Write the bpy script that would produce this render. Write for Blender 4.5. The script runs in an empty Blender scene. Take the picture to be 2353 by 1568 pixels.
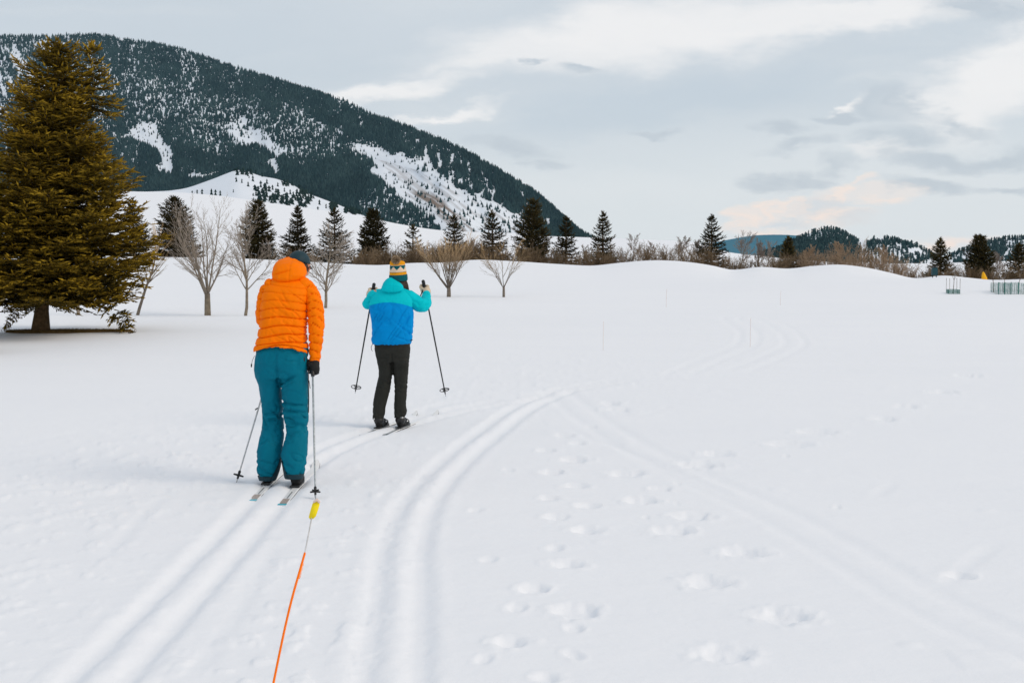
import bpy, math, random
import numpy as np
from mathutils import Vector, Matrix

C = bpy.context.scene
COL = C.collection
R = math.radians
rng = np.random.default_rng(7)
random.seed(7)

# ------------------------------------------------------------------ camera
F = 3267.0                      # focal length in units where the picture is 2352 wide
CX, CY = 1176.0, 784.0
CAMZ = 1.82
PITCH = math.atan(219.0 / F)
cam_d = bpy.data.cameras.new('camera')
cam_d.sensor_width = 36.0
cam_d.lens = 36.0 * F / 2352.0
cam_d.clip_start = 0.1
cam_d.clip_end = 60000
cam_d.dof.use_dof = True
cam_d.dof.focus_distance = 11.5
cam_d.dof.aperture_fstop = 11
cam = bpy.data.objects.new('camera', cam_d)
COL.objects.link(cam)
cam.location = (0, 0, CAMZ)
cam.rotation_euler = (math.pi / 2 - PITCH, 0, 0)
C.camera = cam


def ray(u, v):
    dx, dy = u - CX, CY - v
    cp, sp = math.cos(PITCH), math.sin(PITCH)
    d = np.array([dx, F * cp + dy * sp, dy * cp - F * sp])
    return d


def at(u, v, y):
    d = ray(u, v)
    t = y / d[1]
    return np.array([d[0] * t, y, CAMZ + d[2] * t])


def ground0(u, v):
    d = ray(u, v)
    t = -CAMZ / d[2]
    return np.array([d[0] * t, d[1] * t])


# ------------------------------------------------------------------ view and light
C.view_settings.view_transform = 'Standard'
C.view_settings.look = 'None'
C.view_settings.exposure = 0.0
C.view_settings.gamma = 1.0
C.view_settings.use_curve_mapping = False
C.cycles.volume_bounces = 2
C.cycles.max_bounces = 8

SUN_EL, SUN_AZ = 38.0, 112.0     # azimuth clockwise from the view direction
sun_d = bpy.data.lights.new('sun', 'SUN')
sun_d.energy = 1.30
sun_d.angle = R(28)
sun_d.color = (1.0, 0.84, 0.66)
sun = bpy.data.objects.new('sun', sun_d)
COL.objects.link(sun)
sv = Vector((math.sin(R(SUN_AZ)) * math.cos(R(SUN_EL)), math.cos(R(SUN_AZ)) * math.cos(R(SUN_EL)), math.sin(R(SUN_EL))))
sun.rotation_euler = (-sv).to_track_quat('-Z', 'Y').to_euler()

W = bpy.data.worlds.new('World')
C.world = W
W.use_nodes = True
wt = W.node_tree
wt.nodes.clear()


def wn(t, **k):
    n = wt.nodes.new(t)
    for a, b in k.items():
        setattr(n, a, b)
    return n


def wl(a, b):
    wt.links.new(a, b)


def wmath(op, a, b=None, clamp=False):
    n = wn('ShaderNodeMath', operation=op)
    n.use_clamp = clamp
    for i, x in enumerate((a, b)):
        if x is None:
            continue
        if isinstance(x, (int, float)):
            n.inputs[i].default_value = x
        else:
            wl(x, n.inputs[i])
    return n.outputs[0]


def wmix(fac, a, b):
    n = wn('ShaderNodeMix', data_type='RGBA')
    for s, x in ((0, fac), (6, a), (7, b)):
        if isinstance(x, (int, float)):
            n.inputs[s].default_value = x
        elif isinstance(x, tuple):
            n.inputs[s].default_value = (*x, 1)
        else:
            wl(x, n.inputs[s])
    return n.outputs[2]


def wrange(x, a, b, c=0.0, d=1.0, smooth=True):
    n = wn('ShaderNodeMapRange')
    n.interpolation_type = 'SMOOTHSTEP' if smooth else 'LINEAR'
    n.inputs[1].default_value = a
    n.inputs[2].default_value = b
    n.inputs[3].default_value = c
    n.inputs[4].default_value = d
    wl(x, n.inputs[0])
    return n.outputs[0]


tc = wn('ShaderNodeTexCoord')
sp = wn('ShaderNodeSeparateXYZ')
wl(tc.outputs['Generated'], sp.inputs[0])
az = wmath('ARCTAN2', sp.outputs[0], sp.outputs[1])
el = wmath('ARCSINE', sp.outputs[2])
AE = wn('ShaderNodeCombineXYZ')
wl(az, AE.inputs[0])
wl(el, AE.inputs[1])
# warp of the direction by noise so that cloud edges are ragged
nz = wn('ShaderNodeTexNoise')
nz.inputs['Scale'].default_value = 1.0
nz.inputs['Detail'].default_value = 7
nz.inputs['Roughness'].default_value = 0.6
mp = wn('ShaderNodeMapping')
mp.inputs['Scale'].default_value = (14, 34, 14)
wl(AE.outputs[0], mp.inputs[0])
wl(mp.outputs[0], nz.inputs['Vector'])
sub = wn('ShaderNodeVectorMath', operation='SUBTRACT')
wl(nz.outputs['Color'], sub.inputs[0])
sub.inputs[1].default_value = (0.5, 0.5, 0.5)
mul = wn('ShaderNodeVectorMath', operation='MULTIPLY')
wl(sub.outputs[0], mul.inputs[0])
mul.inputs[1].default_value = (0.10, 0.042, 0)
addw = wn('ShaderNodeVectorMath', operation='ADD')
wl(AE.outputs[0], addw.inputs[0])
wl(mul.outputs[0], addw.inputs[1])
WARP = addw.outputs[0]


def dir_of(u, v):
    d = ray(u, v)
    d = d / np.linalg.norm(d)
    return math.atan2(d[0], d[1]), math.asin(d[2])


def blob(u, v, wu, wv, ang=0.0, inner=0.15):
    a, e = dir_of(u, v)
    m = wn('ShaderNodeMapping', vector_type='TEXTURE')
    m.inputs['Location'].default_value = (a, e, 0)
    m.inputs['Rotation'].default_value = (0, 0, R(ang))
    m.inputs['Scale'].default_value = (wu / F, wv / F, 1)
    wl(WARP, m.inputs[0])
    ln = wn('ShaderNodeVectorMath', operation='LENGTH')
    wl(m.outputs[0], ln.inputs[0])
    return wrange(ln.outputs['Value'], 1.0, inner)


def union(bl):
    r = bl[0]
    for b in bl[1:]:
        r = wmath('MAXIMUM', r, b)
    return r


# wispy streak texture, everywhere in the sky
ms = wn('ShaderNodeMapping')
ms.inputs['Rotation'].default_value = (0, 0, R(-9))
ms.inputs['Scale'].default_value = (3.2, 30, 1)
wl(WARP, ms.inputs[0])
ns = wn('ShaderNodeTexNoise')
ns.inputs['Scale'].default_value = 1.0
ns.inputs['Detail'].default_value = 8
ns.inputs['Roughness'].default_value = 0.55
wl(ms.outputs[0], ns.inputs['Vector'])
streak = ns.outputs['Fac']
mb = wn('ShaderNodeMapping')
mb.inputs['Rotation'].default_value = (0, 0, R(-12))
mb.inputs['Scale'].default_value = (1.6, 6.5, 1)
wl(WARP, mb.inputs[0])
nb = wn('ShaderNodeTexNoise')
nb.inputs['Scale'].default_value = 1.3
nb.inputs['Detail'].default_value = 5
wl(mb.outputs[0], nb.inputs['Vector'])
broad = nb.outputs['Fac']

K = 10.0   # the Background strength is 0.1


def k(c, s=1.0):
    return tuple(x * K * s for x in c)


base_hi = k((0.60, 0.645, 0.695))
base_lo = k((0.735, 0.765, 0.785))
hor = wrange(el, 0.0, 0.12, 0, 1)
colr = wmix(hor, base_lo, base_hi)
colr = wmix(wrange(broad, 0.42, 0.70, 0, 0.40), colr, k((0.80, 0.80, 0.81)))
colr = wmix(wrange(streak, 0.5, 0.75, 0, 0.30), colr, k((0.80, 0.80, 0.80)))
bright = union([
    blob(1520, 72, 720, 100, 6.5, 0.35), blob(1950, 30, 560, 62, 4, 0.35), blob(1180, 130, 330, 42, 7, 0.2),
    blob(900, 205, 330, 34, 9, 0.1), blob(1020, 255, 190, 20, 12, 0.0),
    blob(2330, 165, 320, 130, 26, 0.35), blob(2560, 60, 300, 130, 30, 0.3), blob(1955, 243, 60, 16, 8, 0.2),
    blob(2030, 350, 90, 26, 0, 0.1), blob(2750, -60, 500, 90, 10, 0.3)])
bmod = wmath('MULTIPLY', bright, wrange(streak, 0.25, 0.6, 0.74, 1.0))
light = union([blob(2050, 400, 900, 190, 0, 0.1), blob(1500, 430, 700, 90, 0, 0.1)])
colr = wmix(wmath('MULTIPLY', light, 0.55), colr, k((0.77, 0.785, 0.80)))
colr = wmix(bmod, colr, k((0.92, 0.89, 0.875)))
# blue grey gap under the long bright band
gap = blob(1500, 235, 620, 75, 8, 0.2)
colr = wmix(wmath('MULTIPLY', gap, 0.65), colr, k((0.555, 0.615, 0.68)))
npf0 = wn('ShaderNodeTexNoise')
npf0.inputs['Scale'].default_value = 30.0
npf0.inputs['Detail'].default_value = 5
wl(WARP, npf0.inputs['Vector'])
dark = union([
    blob(1205, 150, 32, 16, 10), blob(1325, 158, 80, 19, -6), blob(1925, 268, 78, 22, 0, 0.4), blob(2055, 246, 100, 52, -4, 0.35),
    blob(1790, 300, 100, 22, -4), blob(2060, 318, 120, 42, 5), blob(2200, 290, 100, 30, -15), blob(1165, 343, 150, 30, -6, 0.2),
    blob(1245, 378, 70, 15, -3), blob(1840, 340, 120, 28, 6), blob(2170, 365, 210, 32, -4), blob(2300, 355, 150, 34, 5), blob(1930, 385, 90, 30, 10),
    blob(2120, 430, 130, 28, -6, 0.3), blob(2290, 440, 110, 16, 0), blob(1820, 425, 105, 36, 0, 0.3), blob(2290, 20, 170, 52, -8, 0.3), blob(1510, 295, 70, 12, 0),
    blob(2600, 250, 260, 40, 0), blob(2560, 420, 200, 30, 0)])
colr = wmix(wmath('MULTIPLY', wmath('MULTIPLY', dark, wrange(npf0.outputs['Fac'], 0.36, 0.56, 0.6, 1.0)), 0.95), colr, k((0.55, 0.59, 0.64)))
warm = union([
    blob(1740, 485, 120, 22, 4, 0.4), blob(1830, 476, 60, 18, 10, 0.4), blob(1690, 505, 60, 26, 20, 0.2), blob(1800, 525, 170, 22, 0, 0.2),
    blob(1940, 450, 95, 32, 10, 0.3), blob(2030, 455, 90, 30, 0, 0.3), blob(1900, 495, 140, 24, 0, 0.1), blob(1990, 420, 26, 14, 0), blob(2200, 575, 300, 22, 0, 0)])
npf = wn('ShaderNodeTexNoise')
npf.inputs['Scale'].default_value = 1.0
npf.inputs['Detail'].default_value = 4
mpf = wn('ShaderNodeMapping')
mpf.inputs['Scale'].default_value = (38, 75, 1)
wl(WARP, mpf.inputs[0])
wl(mpf.outputs[0], npf.inputs['Vector'])
warm = wmath('MULTIPLY', warm, wrange(npf.outputs['Fac'], 0.38, 0.58, 0.45, 1.0))
colr = wmix(wmath('MULTIPLY', warm, 0.95), colr, k((0.96, 0.80, 0.71)))
under = union([blob(1800, 500, 90, 14, 0, 0.1), blob(1900, 478, 90, 20, 0, 0.2), blob(1960, 500, 80, 14, 0, 0.1)])
colr = wmix(wmath('MULTIPLY', under, 0.55), colr, k((0.65, 0.68, 0.72)))
# a clear sky (Nishita) glimmers through the cloud cover a little
sky = wn('ShaderNodeTexSky')
sky.sky_type = 'NISHITA'
sky.sun_disc = False
sky.sun_elevation = R(SUN_EL)
sky.sun_rotation = R(SUN_AZ)
colr = wmix(0.93, sky.outputs[0], colr)
bg = wn('ShaderNodeBackground')
bg.inputs['Strength'].default_value = 0.105
wl(colr, bg.inputs['Color'])
wo = wn('ShaderNodeOutputWorld')
wl(bg.outputs[0], wo.inputs[0])

# ------------------------------------------------------------------ numpy helpers


def SL(v):
    """rise per metre of distance of the sight line through picture height v"""
    cp, sp = math.cos(PITCH), math.sin(PITCH)
    return ((CY - v) * cp - F * sp) / (F * cp + (CY - v) * sp)


def sstep(a, b, x):
    t = np.clip((x - a) / (b - a), 0, 1)
    return t * t * (3 - 2 * t)


def _h(ix, iy, iz, seed):
    n = (ix.astype(np.int64) * 374761393 + iy.astype(np.int64) * 668265263 + iz.astype(np.int64) * 2147483647 + seed * 974634777) & 0xFFFFFFFF
    n = ((n ^ (n >> 13)) * 1274126177) & 0xFFFFFFFF
    n = (n ^ (n >> 16)) & 0xFFFFFFFF
    n = (n * 2246822519) & 0xFFFFFFFF
    return ((n ^ (n >> 15)) & 0xFFFFFF) / float(0xFFFFFF)


def noise(x, y, z=None, seed=0):
    """value noise in 0..1"""
    x = np.asarray(x, float)
    y = np.asarray(y, float) + 0 * x
    z = np.zeros_like(x) if z is None else np.asarray(z, float) + 0 * x
    ix, iy, iz = np.floor(x), np.floor(y), np.floor(z)
    fx, fy, fz = x - ix, y - iy, z - iz
    fx, fy, fz = [f * f * f * (f * (f * 6 - 15) + 10) for f in (fx, fy, fz)]
    r = 0
    for a in (0, 1):
        for b in (0, 1):
            for c in (0, 1):
                w = (fx if a else 1 - fx) * (fy if b else 1 - fy) * (fz if c else 1 - fz)
                r = r + w * _h(ix + a, iy + b, iz + c, seed)
    return r


def fbm(x, y, z=None, o=4, seed=0, g=0.5):
    r, a, t = 0, 1.0, 0
    for i in range(o):
        s = 2.03 ** i
        r = r + a * noise(np.asarray(x) * s + 17.3 * i, np.asarray(y) * s - 9.1 * i, None if z is None else np.asarray(z) * s + 3.7 * i, seed + i)
        t += a
        a *= g
    return r / t


def inpoly(u, v, P):
    P = np.array(P, float)
    c = np.zeros(u.shape, bool)
    j = len(P) - 1
    for i in range(len(P)):
        xi, yi, xj, yj = *P[i], *P[j]
        m = ((yi > v) != (yj > v)) & (u < (xj - xi) * (v - yi) / (yj - yi + 1e-9) + xi)
        c ^= m
        j = i
    return c


def spl(xs, ys):
    xs, ys = np.array(xs, float), np.array(ys, float)
    m = np.gradient(ys, xs)

    def f(x):
        x = np.clip(np.asarray(x, float), xs[0], xs[-1])
        i = np.clip(np.searchsorted(xs, x) - 1, 0, len(xs) - 2)
        h = xs[i + 1] - xs[i]
        t = (x - xs[i]) / h
        return ((2 * t ** 3 - 3 * t ** 2 + 1) * ys[i] + (t ** 3 - 2 * t ** 2 + t) * h * m[i] + (-2 * t ** 3 + 3 * t ** 2) * ys[i + 1] + (t ** 3 - t ** 2) * h * m[i + 1])
    return f


def mesh_np(name, V, Fs, smooth=True, attr=None):
    """Fs: (n,3) or (n,4) int array, or a list of such arrays"""
    V = np.asarray(V, np.float32)
    if not isinstance(Fs, list):
        Fs = [Fs]
    Fs = [np.asarray(f, np.int32) for f in Fs if len(f)]
    me = bpy.data.meshes.new(name)
    me.vertices.add(len(V))
    me.vertices.foreach_set('co', V.ravel())
    nl = sum(f.size for f in Fs)
    npoly = sum(len(f) for f in Fs)
    me.loops.add(nl)
    me.loops.foreach_set('vertex_index', np.concatenate([f.ravel() for f in Fs]))
    me.polygons.add(npoly)
    cnt = np.concatenate([np.full(len(f), f.shape[1], np.int32) for f in Fs])
    st = np.concatenate([[0], np.cumsum(cnt)[:-1]]).astype(np.int32)
    me.polygons.foreach_set('loop_start', st)
    me.polygons.foreach_set('use_smooth', np.full(npoly, smooth))
    me.update(calc_edges=True)
    me.validate()
    if attr is not None:
        a = me.attributes.new('tint', 'FLOAT', 'POINT')
        a.data.foreach_set('value', np.asarray(attr, np.float32))
    return me


def obj(name, me, m=None, parent=None, loc=None):
    o = bpy.data.objects.new(name, me)
    COL.objects.link(o)
    if m is not None:
        if isinstance(m, list):
            for x in m:
                me.materials.append(x)
        else:
            me.materials.append(m)
    if parent:
        o.parent = parent
    if loc is not None:
        o.location = loc
    return o


def tag(o, label=None, cat=None, group=None, kind=None):
    for a, b in (('label', label), ('category', cat), ('group', group), ('kind', kind)):
        if b:
            o[a] = b
    return o


def thing(name, label, cat, loc=(0, 0, 0), rz=0.0, group=None):
    o = bpy.data.objects.new(name, None)
    COL.objects.link(o)
    o.empty_display_size = 0.2
    o.location = loc
    o.rotation_euler = (0, 0, rz)
    return tag(o, label, cat, group)


# ------------------------------------------------------------------ materials
MATS = {}


def mat(name, color, rough=0.8, noise_amt=0.0, noise_scale=5.0, color2=None, bump=0.0, bump_scale=60.0, spec=0.3, metal=0.0, tint=None, sheen=0.0, coords='Object', detail=4):
    m = bpy.data.materials.new(name)
    m.use_nodes = True
    t = m.node_tree
    b = t.nodes['Principled BSDF']
    b.inputs['Roughness'].default_value = rough
    b.inputs['Specular IOR Level'].default_value = spec
    b.inputs['Metallic'].default_value = metal
    if sheen:
        b.inputs['Sheen Weight'].default_value = sheen
    c2 = color2 if color2 else tuple(x * (1 - noise_amt) for x in color)
    tcn = t.nodes.new('ShaderNodeTexCoord')
    nn = t.nodes.new('ShaderNodeTexNoise')
    nn.inputs['Scale'].default_value = noise_scale
    nn.inputs['Detail'].default_value = detail
    t.links.new(tcn.outputs[coords], nn.inputs['Vector'])
    rmp = t.nodes.new('ShaderNodeMapRange')
    rmp.inputs[1].default_value = 0.3
    rmp.inputs[2].default_value = 0.7
    t.links.new(nn.outputs['Fac'], rmp.inputs[0])
    mx = t.nodes.new('ShaderNodeMix')
    mx.data_type = 'RGBA'
    mx.inputs[6].default_value = (*color, 1)
    mx.inputs[7].default_value = (*c2, 1)
    t.links.new(rmp.outputs[0], mx.inputs[0])
    out = mx.outputs[2]
    if tint:
        at_ = t.nodes.new('ShaderNodeAttribute')
        at_.attribute_name = 'tint'
        m2 = t.nodes.new('ShaderNodeMix')
        m2.data_type = 'RGBA'
        t.links.new(at_.outputs['Fac'], m2.inputs[0])
        t.links.new(out, m2.inputs[6])
        m2.inputs[7].default_value = (*tint, 1)
        out = m2.outputs[2]
    t.links.new(out, b.inputs['Base Color'])
    if bump:
        bn = t.nodes.new('ShaderNodeTexNoise')
        bn.inputs['Scale'].default_value = bump_scale
        bn.inputs['Detail'].default_value = 5
        t.links.new(tcn.outputs[coords], bn.inputs['Vector'])
        bp = t.nodes.new('ShaderNodeBump')
        bp.inputs['Strength'].default_value = 1.0
        bp.inputs['Distance'].default_value = bump
        t.links.new(bn.outputs['Fac'], bp.inputs['Height'])
        t.links.new(bp.outputs[0], b.inputs['Normal'])
    MATS[name] = m
    return m


def snow_mat():
    m = bpy.data.materials.new('snow')
    m.use_nodes = True
    t = m.node_tree
    b = t.nodes['Principled BSDF']
    b.inputs['Base Color'].default_value = (0.86, 0.885, 0.93, 1)
    b.inputs['Roughness'].default_value = 0.75
    b.inputs['Specular IOR Level'].default_value = 0.15
    g = t.nodes.new('ShaderNodeNewGeometry')
    cd = t.nodes.new('ShaderNodeCameraData')

    def nz_(scale, sx, sy, det):
        mp_ = t.nodes.new('ShaderNodeMapping')
        mp_.inputs['Scale'].default_value = (sx, sy, 1)
        t.links.new(g.outputs['Position'], mp_.inputs[0])
        n_ = t.nodes.new('ShaderNodeTexNoise')
        n_.inputs['Scale'].default_value = scale
        n_.inputs['Detail'].default_value = det
        n_.inputs['Roughness'].default_value = 0.6
        t.links.new(mp_.outputs[0], n_.inputs['Vector'])
        return n_.outputs['Fac']
    prev = None
    for sc, sx, sy, det, dist in ((1.6, 1, 1.4, 4, 0.016), (14, 1, 1, 4, 0.0035), (60, 1, 1, 3, 0.0014)):
        bp = t.nodes.new('ShaderNodeBump')
        bp.inputs['Strength'].default_value = 0.8
        bp.inputs['Distance'].default_value = dist
        t.links.new(nz_(sc, sx, sy, det), bp.inputs['Height'])
        if prev:
            t.links.new(prev, bp.inputs['Normal'])
        prev = bp.outputs[0]
    t.links.new(prev, b.inputs['Normal'])
    # slight patches of dirtier and cleaner snow
    mx = t.nodes.new('ShaderNodeMix')
    mx.data_type = 'RGBA'
    mx.inputs[6].default_value = (0.875, 0.89, 0.925, 1)
    mx.inputs[7].default_value = (0.835, 0.855, 0.90, 1)
    t.links.new(nz_(0.35, 0.4, 1.6, 6), mx.inputs[0])
    t.links.new(mx.outputs[2], b.inputs['Base Color'])
    MATS['snow'] = m
    return m


SNOW = snow_mat()
M_HILLSNOW = mat('hill snow', (0.80, 0.84, 0.90), 0.9, color2=(0.72, 0.77, 0.84), noise_scale=0.004, spec=0.1)
M_MTN = mat('mountain snow', (0.80, 0.84, 0.90), 0.9, color2=(0.72, 0.77, 0.84), noise_scale=0.004, spec=0.1, tint=(0.20, 0.15, 0.12))
M_DIRT = mat('dry grass', (0.16, 0.10, 0.035), 0.95, noise_amt=0.5, noise_scale=8, bump=0.02, bump_scale=30, spec=0.1)
M_FOREST = mat('forest', (0.010, 0.032, 0.037), 0.95, noise_amt=0.3, noise_scale=0.01, spec=0.05, tint=(0.045, 0.085, 0.085))
M_FARTREE = mat('far conifer', (0.012, 0.030, 0.030), 0.95, noise_amt=0.2, noise_scale=0.01, spec=0.05, tint=(0.025, 0.045, 0.04))
M_NEEDLE = mat('needles', (0.012, 0.012, 0.002), 0.85, noise_amt=0.4, noise_scale=1.2, spec=0.10, tint=(0.52, 0.325, 0.025))  # golden tint also paints lit bough tips over a shade-dark interior
M_NEEDLE2 = mat('dark needles', (0.022, 0.019, 0.006), 0.9, noise_amt=0.4, noise_scale=0.8, spec=0.1, tint=(0.115, 0.085, 0.026))
M_NEEDLE3 = mat('pale needles', (0.06, 0.05, 0.015), 0.85, noise_amt=0.4, noise_scale=1.2, spec=0.15, tint=(0.40, 0.30, 0.12))
M_BARK = mat('spruce bark', (0.14, 0.085, 0.04), 0.95, noise_amt=0.6, noise_scale=14, bump=0.012, bump_scale=25, spec=0.1)
M_GBARK = mat('grey bark', (0.30, 0.245, 0.18), 0.95, noise_amt=0.55, noise_scale=10, bump=0.006, bump_scale=40, spec=0.1, tint=(0.36, 0.30, 0.245))
M_LITBARK = mat('bark with painted glow', (0.22, 0.185, 0.15), 0.95, noise_amt=0.4, noise_scale=10, spec=0.1, tint=(0.60, 0.40, 0.20))  # tint stands for warm low light, painted onto the upper branches
M_SHRUB = mat('brown twigs', (0.115, 0.078, 0.040), 0.95, noise_amt=0.5, noise_scale=1.5, spec=0.1, tint=(0.26, 0.185, 0.115))
M_TAN = mat('tan twigs', (0.24, 0.165, 0.10), 0.95, noise_amt=0.4, noise_scale=1.0, spec=0.1, tint=(0.42, 0.30, 0.20))
M_GREYTWIG = mat('grey twigs', (0.20, 0.16, 0.13), 0.95, noise_amt=0.4, noise_scale=1.0, spec=0.1, tint=(0.36, 0.30, 0.26))
M_ORANGE = mat('orange nylon', (1.0, 0.200, 0.0), 0.6, noise_amt=0.06, noise_scale=9, bump=0.0022, bump_scale=60, spec=0.06)
M_TEALPANT = mat('teal shell fabric', (0.0, 0.155, 0.235), 0.65, noise_amt=0.12, noise_scale=7, bump=0.0012, bump_scale=90, spec=0.08)
M_DARKTEAL = mat('dark teal fabric', (0.006, 0.035, 0.050), 0.6, noise_amt=0.2, noise_scale=9, spec=0.3)
M_BLACK = mat('black fabric', (0.010, 0.010, 0.010), 0.7, noise_amt=0.2, noise_scale=20, bump=0.001, bump_scale=90, spec=0.3)
M_BLACKPL = mat('black plastic', (0.012, 0.012, 0.013), 0.4, spec=0.4)
M_BLACKPANT = mat('charcoal softshell', (0.024, 0.025, 0.021), 0.8, noise_amt=0.25, noise_scale=9, bump=0.0010, bump_scale=120, spec=0.2)
M_SKIN = mat('skin', (0.62, 0.30, 0.20), 0.5, noise_amt=0.08, noise_scale=30, spec=0.35)
M_EYE = mat('eye', (0.75, 0.73, 0.70), 0.2, spec=0.5)
M_HAIR = mat('dark brown hair', (0.040, 0.016, 0.008), 0.5, noise_amt=0.4, noise_scale=40, spec=0.4)
M_BEIGE = mat('beige leather', (0.66, 0.54, 0.39), 0.7, noise_amt=0.15, noise_scale=25, bump=0.001, bump_scale=80)
M_WHITEPL = mat('white plastic', (0.80, 0.81, 0.82), 0.35, spec=0.4)
M_POLEGREY = mat('scuffed silver pole', (0.42, 0.47, 0.50), 0.35, noise_amt=0.5, noise_scale=60, spec=0.5, metal=0.4)
M_POLEWHITE = mat('white pole', (0.66, 0.66, 0.66), 0.35, noise_amt=0.35, noise_scale=50, spec=0.5)
M_CYANPL = mat('cyan plastic', (0.02, 0.42, 0.55), 0.35, spec=0.4)
M_SPECK = mat('speckled brown print', (0.62, 0.56, 0.52), 0.4, color2=(0.16, 0.09, 0.06), noise_scale=220, spec=0.4, detail=1)
M_ORANGEPL = mat('orange stake plastic', (1.0, 0.19, 0.0), 0.6, noise_amt=0.06, noise_scale=12, spec=0.1)
M_YELLOW = mat('yellow tape', (1.0, 0.78, 0.02), 0.6, noise_amt=0.08, noise_scale=40, spec=0.1)
M_GREENMESH = mat('green plastic mesh', (0.055, 0.20, 0.175), 0.6, noise_amt=0.2, noise_scale=5, spec=0.3)
M_DARKBOX = mat('dark teal box', (0.012, 0.06, 0.075), 0.6, noise_amt=0.3, noise_scale=3, spec=0.3)
M_AMBER = mat('amber cover', (0.85, 0.42, 0.01), 0.6, noise_amt=0.1, noise_scale=4, spec=0.2)
M_PINKST = mat('pale pink stake', (0.84, 0.77, 0.76), 0.6, noise_amt=0.05, noise_scale=6, spec=0.2)
M_STEEL = mat('dull steel', (0.30, 0.31, 0.32), 0.4, metal=0.6, spec=0.4)
M_ROCK = mat('brown scree', (0.30, 0.24, 0.20), 0.95, color2=(0.55, 0.52, 0.52), noise_scale=0.03, spec=0.05)


def jacket_mat():
    """blue body below a cyan yoke, split by a gently curved seam"""
    m = mat('two tone fleece', (0.0, 0.26, 0.66), 0.8, noise_amt=0.10, noise_scale=12, bump=0.0012, bump_scale=110, spec=0.06)
    t = m.node_tree
    b = t.nodes['Principled BSDF']
    prev = b.inputs['Base Color'].links[0].from_socket
    tcn = t.nodes.new('ShaderNodeTexCoord')
    s = t.nodes.new('ShaderNodeSeparateXYZ')
    t.links.new(tcn.outputs['Object'], s.inputs[0])

    def mth(op, a, bb):
        n = t.nodes.new('ShaderNodeMath')
        n.operation = op
        for i, x in enumerate((a, bb)):
            if isinstance(x, (int, float)):
                n.inputs[i].default_value = x
            else:
                t.links.new(x, n.inputs[i])
        return n.outputs[0]
    dx = mth('ADD', s.outputs[0], 0.03)
    cur = mth('MULTIPLY', mth('MULTIPLY', dx, dx), 0.95)
    zz = mth('ADD', s.outputs[2], cur)
    fac = mth('GREATER_THAN', zz, 1.288)
    mx = t.nodes.new('ShaderNodeMix')
    mx.data_type = 'RGBA'
    t.links.new(fac, mx.inputs[0])
    t.links.new(prev, mx.inputs[6])
    mx.inputs[7].default_value = (0.002, 0.52, 0.60, 1)
    t.links.new(mx.outputs[2], b.inputs['Base Color'])
    return m


M_FLEECE = jacket_mat()
M_CYAN = mat('cyan nylon', (0.0, 0.54, 0.62), 0.75, noise_amt=0.12, noise_scale=10, bump=0.0012, bump_scale=110, spec=0.06)

# ------------------------------------------------------------------ terrain heights
vs_ridge = spl([-1400, -600, 0, 340, 560, 700, 830, 861, 950, 1020, 1091, 1180, 1290, 1361, 1430, 1501, 1590, 1640, 1675, 1748, 1811, 1869, 1928, 2001, 2050, 2097, 2170, 2230, 2272, 2352, 2700, 3600],
               [570, 578, 586, 590, 594, 601, 608, 609, 604, 603, 597, 600, 607, 610, 603, 598, 603, 611, 619, 613.5, 617, 611, 608, 617, 628, 639, 633.5, 639, 643, 642, 636, 625])
vf_field = spl([-1600, -400, 0, 320, 430, 500, 620, 720, 820, 910, 1006, 1100, 1190, 1260, 1345, 1500, 1620, 1665, 1736, 1868, 2000, 2352, 3600],
               [436, 438, 440, 440, 443, 449, 466, 480, 494, 513, 528, 533, 536, 542, 545, 551, 562, 577, 587, 600, 606, 600, 590])
RR = 85.0
R2 = 420.0


def Uof(x, y):
    return CX + 3272.0 * x / np.maximum(y, 3.0)


def H_base(x, y):
    x = np.asarray(x, float)
    y = np.asarray(y, float)
    U = Uof(x, y)
    zr = CAMZ + SL(vs_ridge(U)) * RR
    zf = CAMZ + SL(vf_field(U)) * R2
    s = np.clip(y / RR, 0, 1)
    zm = CAMZ + SL(603.0) * RR
    z = zm * sstep(0.30, 1.06, s) / sstep(0.30, 1.06, np.array(1.0)) + (zr - zm) * sstep(0.60, 1.06, s) / sstep(0.60, 1.06, np.array(1.0))
    back = zr - 1.5 * sstep(RR, RR + 28, y)
    z = np.where(y > RR, back, z)
    t = sstep(118, R2, y)
    t2 = np.clip((y - 118) / (R2 - 118), 0, 1)
    tt = 0.35 * t + 0.65 * t2
    z = np.where(y > 118, (zr - 1.5) * (1 - tt) + zf * tt, z)
    z = np.where(y > R2, zf + (-62 - zf) * sstep(R2, R2 + 1000, y), z)
    # gentle swales in the middle distance and a low snow bank at the right
    mid = sstep(18, 32, y) * (1 - sstep(62, 80, y))
    z = z + mid * (fbm(x * 0.045, y * 0.10, o=3, seed=5) - 0.5) * 0.42
    by = 47 + 0.06 * x + 1.2 * np.sin(x * 0.2)
    z = z + 0.16 * sstep(4, 12, x) * (1 - sstep(22, 30, x)) * sstep(-0.9, 0.9, y - by) * (1 - sstep(4, 9, y - by))
    # hollow in front of and mound right at the big spruce
    z = z - 0.10 * np.exp(-(((x + 10.5) / 3.4) ** 2 + ((y - 25.8) / 1.7) ** 2))
    # knee of snow in front of the melt ring
    z = z + 0.05 * np.exp(-(((x + 9.4) / 3.0) ** 2 + ((y - 28.6) / 0.5) ** 2))
    return z


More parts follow.
